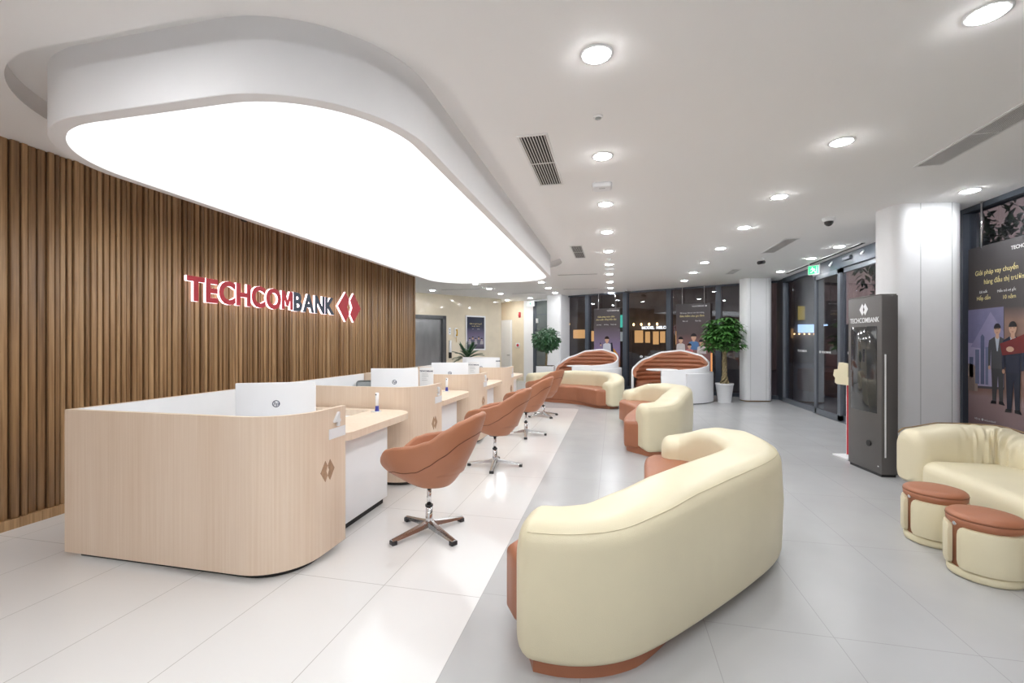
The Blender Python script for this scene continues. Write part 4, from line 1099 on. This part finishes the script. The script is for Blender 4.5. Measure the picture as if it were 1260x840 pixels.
def man(name,cx,top,foot,suit,shirt,layer,tie=None,glasses=False,mir=1):
    hgt=top-foot; u=hgt/7.6; sh=top-1.35*u
    f=lambda pts:[(cx+mir*x*u,top-z*u) for x,z in pts]
    it=[(suit,f([(-.95,1.6),(-.35,1.28),(.35,1.28),(.95,1.6),(1.1,2.6),(1.0,4.0),(.75,4.05),(.72,2.4),(.7,4.3),(-.7,4.3),(-.72,2.4),(-.8,4.05),(-1.05,4.0),(-1.1,2.6)])),
        (tuple(c*.75 for c in suit),f([(-.68,4.2),(.68,4.2),(.62,7.2),(.22,7.25),(.06,4.9),(-.14,7.25),(-.56,7.25)])),
        (shirt,f([(-.26,1.3),(.26,1.3),(.05,2.6),(-.05,2.6)]))]
    if tie: it.append((tie,f([(-.07,1.42),(.07,1.42),(.06,2.5),(0,2.65),(-.06,2.5)])))
    it+=[(SK,f([(-.16,.9),(.16,.9),(.2,1.35),(0,1.5),(-.2,1.35)])),(SK,ell(cx,top-.6*u,.36*u,.5*u)),((.02,.018,.02),ell(cx,top-.44*u,.37*u,.40*u,14,-8,188)),
         ((.015,.015,.018),f([(-.65,7.2),(-.12,7.2),(-.10,7.45),(-.75,7.5)])),((.015,.015,.018),f([(.18,7.2),(.62,7.15),(.85,7.5),(.2,7.45)])),
         (SK,ell(cx-.88*u*mir,top-4.15*u,.14*u,.2*u,10)),((.35,.15,.12),f([(-.12,.86),(.12,.86),(.06,.92),(-.06,.92)])),((.05,.03,.03),f([(-.22,.55),(-.08,.55),(-.08,.59),(-.22,.59)])),((.05,.03,.03),f([(.08,.55),(.22,.55),(.22,.59),(.08,.59)]))]
    if glasses: it.append(((.02,.02,.02),f([(-.3,.53),(.3,.53),(.3,.56),(-.3,.56)])))
    return it
p.shape('printed_person',man('m1',.425,1.72,.80,(.085,.085,.09),(.5,.55,.62),5,glasses=True),5)
p.shape('printed_person',man('m2',.63,1.735,.73,(.03,.035,.06),(.6,.6,.62),9,tie=(.25,.04,.04))+[((.20,.03,.03),[(.47,1.49),(.65,1.545),(.80,1.60),(.80,1.40),(.50,1.36)]),(SK,ell(.60,1.43,.05,.03,10))],14)
p.txt('Giải pháp vay chuyển',.078,.105,2.285,YL,bold=.0012,xs=.86); p.txt('hàng đầu thị trường',.078,.235,2.175,YL,bold=.0012,xs=.86)
p.txt('Lãi suất',.04,.17,2.075,WL,xs=.9); p.txt('Hấp dẫn',.062,.13,1.995,YL,bold=.0008,xs=.9); p.txt('Miễn trả nợ gốc',.04,.42,2.06,WL,xs=.9); p.txt('10 năm',.062,.49,1.98,YL,bold=.0008,xs=.9)
p.txt('TECHCOMBANK',.055,.60,2.50,WL,bold=.0012,xs=.95); b=MB(); logo(b,p.T(.99+.03,2.52),.06,.055,0,.001,WL); b.build('printed_emblem',p.t)
p.txt('Hội tụ',.03,.10,.60,WL); b=MB(); logo(b,p.T(.215,.61),.03,.03,0,.001,WL); b.build('printed_emblem',p.t); p.txt('techcombank',.03,.24,.60,WL)
# back posters
def person_bust(cx,cz,s,hair,skin,cl,layer=0):
    return [(cl,[(cx-1.3*s,cz-3.2*s),(cx+1.3*s,cz-3.2*s),(cx+1.15*s,cz-1.3*s),(cx+.4*s,cz-.95*s),(cx-.4*s,cz-.95*s),(cx-1.15*s,cz-1.3*s)]),(skin,ell(cx,cz,.62*s,.85*s)),(hair,ell(cx,cz+.2*s,.72*s,.8*s,14,0,180)),(skin,[(cx-.25*s,cz-.6*s),(cx+.25*s,cz-.6*s),(cx+.3*s,cz-1.1*s),(cx-.3*s,cz-1.1*s)])]
purple=gradmat('print_purple',[(0,(.30,.12,.03)),(.22,(.34,.16,.10)),(.35,(.26,.20,.36)),(.55,(.19,.15,.22)),(.75,(.10,.085,.09)),(1,(.08,.07,.075))])
p=Poster('hanging poster behind the left booth, person holding a phone',(-.639,15.36),(.205,14.97),.52,2.63,purple)
p.shape('printed_cushion',[((.55,.25,.04),[(.3,.52),(.86,.52),(.86,1.12),(.74,1.28),(.6,1.38),(.42,1.2)]),((.35,.18,.10),[(0,.52),(.3,.52),(.3,1.2),(.12,1.25),(0,1.2)])],1)
p.shape('printed_person',person_bust(.47,1.60,.115,(.03,.02,.02),SK,(.6,.62,.7))+[((.02,.02,.03),[(.22,1.42),(.25,1.42),(.25,1.50),(.22,1.50)]),(SK,ell(.25,1.42,.03,.03,8)),((.03,.03,.05),[(.62,1.1),(.72,1.1),(.66,1.5),(.6,1.5)])],4)
for k,(tx,sz,xx,zz,mm) in enumerate([('Giải pháp toàn diện',.075,.44,2.33,YL),('cho cuộc sống hiện đại',.075,.44,2.24,YL),('Linh hoạt',.045,.18,2.08,WL),('Dễ dàng',.045,.44,2.08,WL),('Thuận tiện',.045,.70,2.08,WL)]): p.txt(tx,sz,xx,zz,mm,'CENTER',.0012)
p.txt('TECHCOMBANK',.045,.47,2.53,WL,bold=.001); b=MB(); logo(b,p.T(.86,2.54),.06,.055,0,.001,WL); b.build('printed_emblem',p.t)
maroon=gradmat('print_maroon',[(0,(.30,.14,.14)),(.3,(.33,.18,.17)),(.5,(.22,.12,.12)),(.62,(.10,.08,.085)),(1,(.075,.068,.072))])
p=Poster('hanging poster behind the right booth, family of four',(1.829,14.23),(2.705,13.83),.48,2.64,maroon)
p.shape('printed_person',person_bust(.13,1.58,.10,(.02,.02,.025),SK,(.65,.62,.62)),2)
p.shape('printed_person',person_bust(.38,1.40,.085,(.03,.02,.02),SK,(.6,.2,.2)),7)
p.shape('printed_person',person_bust(.50,1.66,.115,(.02,.02,.025),SK,(.10,.22,.45)),4)
p.shape('printed_person',person_bust(.72,1.50,.10,(.02,.02,.025),SK,(.65,.60,.60)),9)
for tx,sz,xx,zz,mm in [('Để cả gia đình an tâm tận hưởng',.05,.45,2.36,WL),('Bảo hiểm cho gia đình',.075,.45,2.26,YL),('Bảo vệ',.05,.26,2.12,WL),('Tích lũy',.05,.62,2.12,WL)]: p.txt(tx,sz,xx,zz,mm,'CENTER',.001)
p.txt('TECHCOMBANK',.045,.45,2.55,WL,bold=.001); b=MB(); logo(b,p.T(.84,2.565),.06,.055,0,.001,WL); b.build('printed_emblem',p.t)
bluep=gradmat('print_blue',[(0,(.05,.045,.06)),(.3,(.22,.20,.30)),(.5,(.14,.12,.20)),(.7,(.04,.045,.075)),(1,(.03,.035,.06))])
PA=mp(1.86,.03); PB=mp(2.62,.03)
p=Poster('framed dark blue poster on the beige marble wall',PA,PB,1.28,2.42,bluep,rods=False,frame=M['white'])
for k in range(5): p.shape('printed_person',person_bust(.12+.13*k,1.62+.05*(k%2),.055,(.02,.02,.02),SK if k%2 else (.5,.4,.4),(.12,.12,.16) if k%2 else (.45,.42,.45)),k*4+1)
p.txt('Dịch vụ ngân hàng số',.06,.38,2.16,YL,'CENTER',.001); p.txt('an toàn  tiện lợi',.05,.38,2.08,YL,'CENTER',.001); p.txt('24/7',.035,.26,1.98,WL,'CENTER'); p.txt('miễn phí',.035,.50,1.98,WL,'CENTER')

# lift lobby fittings
def onwall(pf,s,z,name,label,cat): 
    D=MD if pf is mp else W2D
    return thing(name,label,cat,(*pf(s,.0),z),math.atan2(D.y,D.x))
t=onwall(mp,1.16,1.9,'lift_call_panel','small white lift call panel right of the steel lift doors','call panel'); b=MB(); b.box(-.045,.045,-.018,-.001,-.12,.12,M['white'],.003); b.build('plate',t)
for z in (-.04,.04): b=MB(); b.box(-.015,.015,-.024,-.018,z-.015,z+.015,M['ink']); b.build('button',t)
t=onwall(mp,1.40,1.85,'wall_handset','yellow wall handset beside the lift call panel','intercom'); b=MB(); b.box(-.05,.06,-.03,-.001,-.16,.16,M['white'],.004); b.build('cradle',t)
b=MB(); b.tube([(.02,-.05,-.11),(.02,-.075,-.05),(.02,-.075,.05),(.02,-.05,.11)],[.03,.02,.02,.03],M['yellow'],12); b.build('handset',t)
b=MB(); b.tube([(.0,-.04,-.12),(.0,-.05,-.2),(.02,-.04,-.28),(.03,-.02,-.33)],.006,M['yellow'],6); b.build('cord',t)
t=onwall(mp,1.16,1.22,'wall_dispenser','slim white and black dispenser low beside the lift doors','dispenser'); b=MB(); b.box(-.035,.035,-.08,-.001,-.05,.36,M['white'],.01); b.build('body',t); b=MB(); b.box(-.04,.04,-.085,-.001,-.25,-.05,M['black'],.01); b.build('container',t)
t=onwall(wp,1.16,2.6,'fire_alarm_sounder','red fire alarm sounder high on the far beige wall','fire alarm'); b=MB(); b.box(-.05,.05,-.05,-.001,-.11,.11,M['red'],.02); b.build('housing',t); b=MB(); b.tube([(0,-.05,-.02),(0,-.075,-.02)],.035,M['red'],16); b.build('horn',t)
t=onwall(wp,1.05,1.4,'fire_call_point','round red call point on white plate by the far door','fire alarm'); b=MB(); b.box(-.1,.1,-.02,-.001,-.09,.09,M['white'],.004); b.build('plate',t); b=MB(); b.tube([(.02,-.02,0),(.02,-.045,0)],.055,M['red'],20); b.build('button',t)

# ------------------------------------------------------------------ outside at night
b=MB(); b.poly([(-60,-60,-.06),(90,-60,-.06),(90,90,-.06),(-60,90,-.06)],mat('asphalt',(.05,.05,.055),.5,var=.3,scale=3)); struct(b.build('street',recalc=True))
D2=Vector((.9063,-.4226)); O2=Vector((4.5,28.5)); N2=Vector((-D2.y*-1,0)) 
def sp_(s,off=0): p=O2+D2*s+Vector((D2.y,-D2.x))*off; return (p.x,p.y)
t=thing('shop_building','dark shop building across the street behind the back glass','building',(*sp_(0),0),0)
def lp(s,off=0): p=D2*s+Vector((D2.y,-D2.x))*off; return (p.x,p.y)
dk_=mat('night_facade',(.20,.18,.165),.8,var=.3,scale=1.5)
b=MB(); panelbox(b,lp,-9,4.2,0,9,-6,0,dk_); b.build('facade',t)
warm=em('warm_window',(1,.55,.22),.75); cool=em('cool_sign',(.9,.95,1),1.6); teal=em('teal_sign',(.1,.65,.5),.9); bulbm=em('bulb_glow',(1,.6,.25),7)
rnd=random.Random(4)
for s0,s1,z0,z1 in ((-3.5,-2.95,1.5,2.3),(-2.8,-2.5,1.5,2.2),(-2.3,-1.95,1.4,2.2),(-1.85,-1.55,1.5,2.2),(-8.0,-7.0,1.8,2.4),(-6.8,-6.4,1.6,2.3),(-.9,-.6,1.4,2.2),(-5.6,-5.2,1.4,2.1)):
    b=MB(); panelbox(b,lp,s0,s1,z0,z1,.0,.03,warm); b.build('lit_window',t)
b=MB(); panelbox(b,lp,-3.7,-.6,2.28,2.34,.02,.5,dk_); panelbox(b,lp,-3.75,-3.65,0,2.3,.1,.2,dk_); b.build('awning',t)
text('shop_lettering','MODEL  MELCO',.24,plane_T((*lp(-3.0,.1),2.36),(D2.x,D2.y,0)),cool,t,.02,.006)
for k in range(5):
    b=MB(); bx=lp(-3.83+.50*k,.6); b.lathe(bx,[(.02,2.55),(.055,2.6),(.06,2.66),(.03,2.72)],bulbm,12); b.build('bulb',t)
for k in range(6):
    b=MB(); bx=lp(-3.7+.42*k,.9); b.lathe(bx,[(.02,4.6),(.06,4.65),(.06,4.7),(.03,4.75)],bulbm,10); b.build('bulb',t)
for s0 in (-8.0,-6.0):
    b=MB(); bx=lp(s0,.6); b.lathe(bx,[(.02,2.7),(.07,2.78),(.03,2.9)],bulbm,10); b.build('bulb',t)
b=MB(); panelbox(b,lp,-4.5,-4.0,2.5,3.3,.05,.15,teal); panelbox(b,lp,-4.45,-4.05,1.6,2.2,.05,.12,em('grey_sign',(.55,.6,.6),.5)); b.build('vertical_sign',t)
t=thing('street_building','dark building with lit signs seen through the entrance','building',(17,38,0))
b=MB(); b.box(-4,-.9,-.5,6,0,9,dk_); b.build('facade',t)
b=MB(); b.box(-3.6,-1.7,-.7,-.52,2.25,2.85,em('blue_white_sign',(.45,.65,1),2.0)); b.build('lit_sign',t)
b=MB(); b.box(-3.6,-3.2,-.7,-.52,3.2,4.2,em('yellow_sign',(.6,.45,.1),.6)); b.build('lit_sign',t)
for k in range(5): b=MB(); b.lathe((-3.9+.33*k,-.7),[(.02,2.1),(.06,2.15),(.02,2.2)],bulbm,8); b.build('bulb',t)
# pale shop seen right of the entrance door
t=thing('pale_building','pale low building with green roof sign beyond the entrance','building',(15.5,29,0),0)
b=MB(); b.box(-2,6,0,5,0,2.6,mat('pale_facade',(.2,.2,.19),.8),0); b.build('facade',t)
b=MB(); b.box(.3,1.6,-.1,0,2.3,2.9,em('mint_sign',(.35,.6,.5),.7)); b.build('lit_sign',t)
b=MB(); b.box(-1.6,-.9,-.1,0,1.6,1.9,em('blue_sign',(.05,.12,.7),1.2)); b.build('lit_sign',t)
# warm lit plinth outside behind the booth
b=MB(); b.box(-.10,.10,-.05,.05,0,1.25,em('warm_lamp',(1,.42,.16),1.1),.01); o=b.build('warm_light_pillar'); o.location=(2.83,14.75,-.06); tag(o,'warm orange light pillar outside, between right booth and money tree','outdoor light')
def street_tree(x,y,h,r,label,seed,nl=170,ll=.28):
    t=thing('street_tree',label,'tree',(x,y,-.06)); b=MB(); b.tube([(0,0,0),(.1,0,h*.5),(0,.1,h)],[.15,.11,.07],M['trunk'],10); b.build('trunk',t)
    rn=random.Random(seed); lf=MB()
    for k in range(nl):
        n=Vector((rn.gauss(0,1),rn.gauss(0,1),rn.gauss(0,.7))).normalized()*rn.uniform(.3,1)*r
        leafcard(lf,Vector((0,0,h))+n,(rn.uniform(-1,1),rn.uniform(-1,1),rn.uniform(-1,.5)),(0,0,1),ll,ll*.25,M['leaf2'],seg=2)
    lf.build('foliage',t,recalc=False)
street_tree(7.6,12.6,3.6,1.7,'dark street tree outside the sliding entrance door',1,2200,.2)
street_tree(9.8,19.5,4.7,1.0,'dark street tree farther out beyond the entrance',2)
# planter hedges outside
t=thing('outdoor_planter','brown planter box outside the entrance glass','planter',(6.6,15.5,-.06)); b=MB(); b.box(-.5,.5,-1.6,1.6,0,.7,mat('planter_wood',(.16,.07,.04),.6,var=.3)); b.build('box',t)

# world: dusk glow
w=bpy.data.worlds.new('dusk'); S.world=w; w.use_nodes=True; nt=w.node_tree; bg=nt.nodes['Background']
tc=nt.nodes.new('ShaderNodeTexCoord'); sp=nt.nodes.new('ShaderNodeSeparateXYZ'); cr=nt.nodes.new('ShaderNodeValToRGB')
nt.links.new(tc.outputs['Generated'],sp.inputs[0]); nt.links.new(sp.outputs['Z'],cr.inputs[0])
cr.color_ramp.elements[0].color=(.22,.15,.14,1); cr.color_ramp.elements[1].color=(.06,.055,.07,1); cr.color_ramp.elements[1].position=.6
nt.links.new(cr.outputs[0],bg.inputs[0]); bg.inputs[1].default_value=1.5
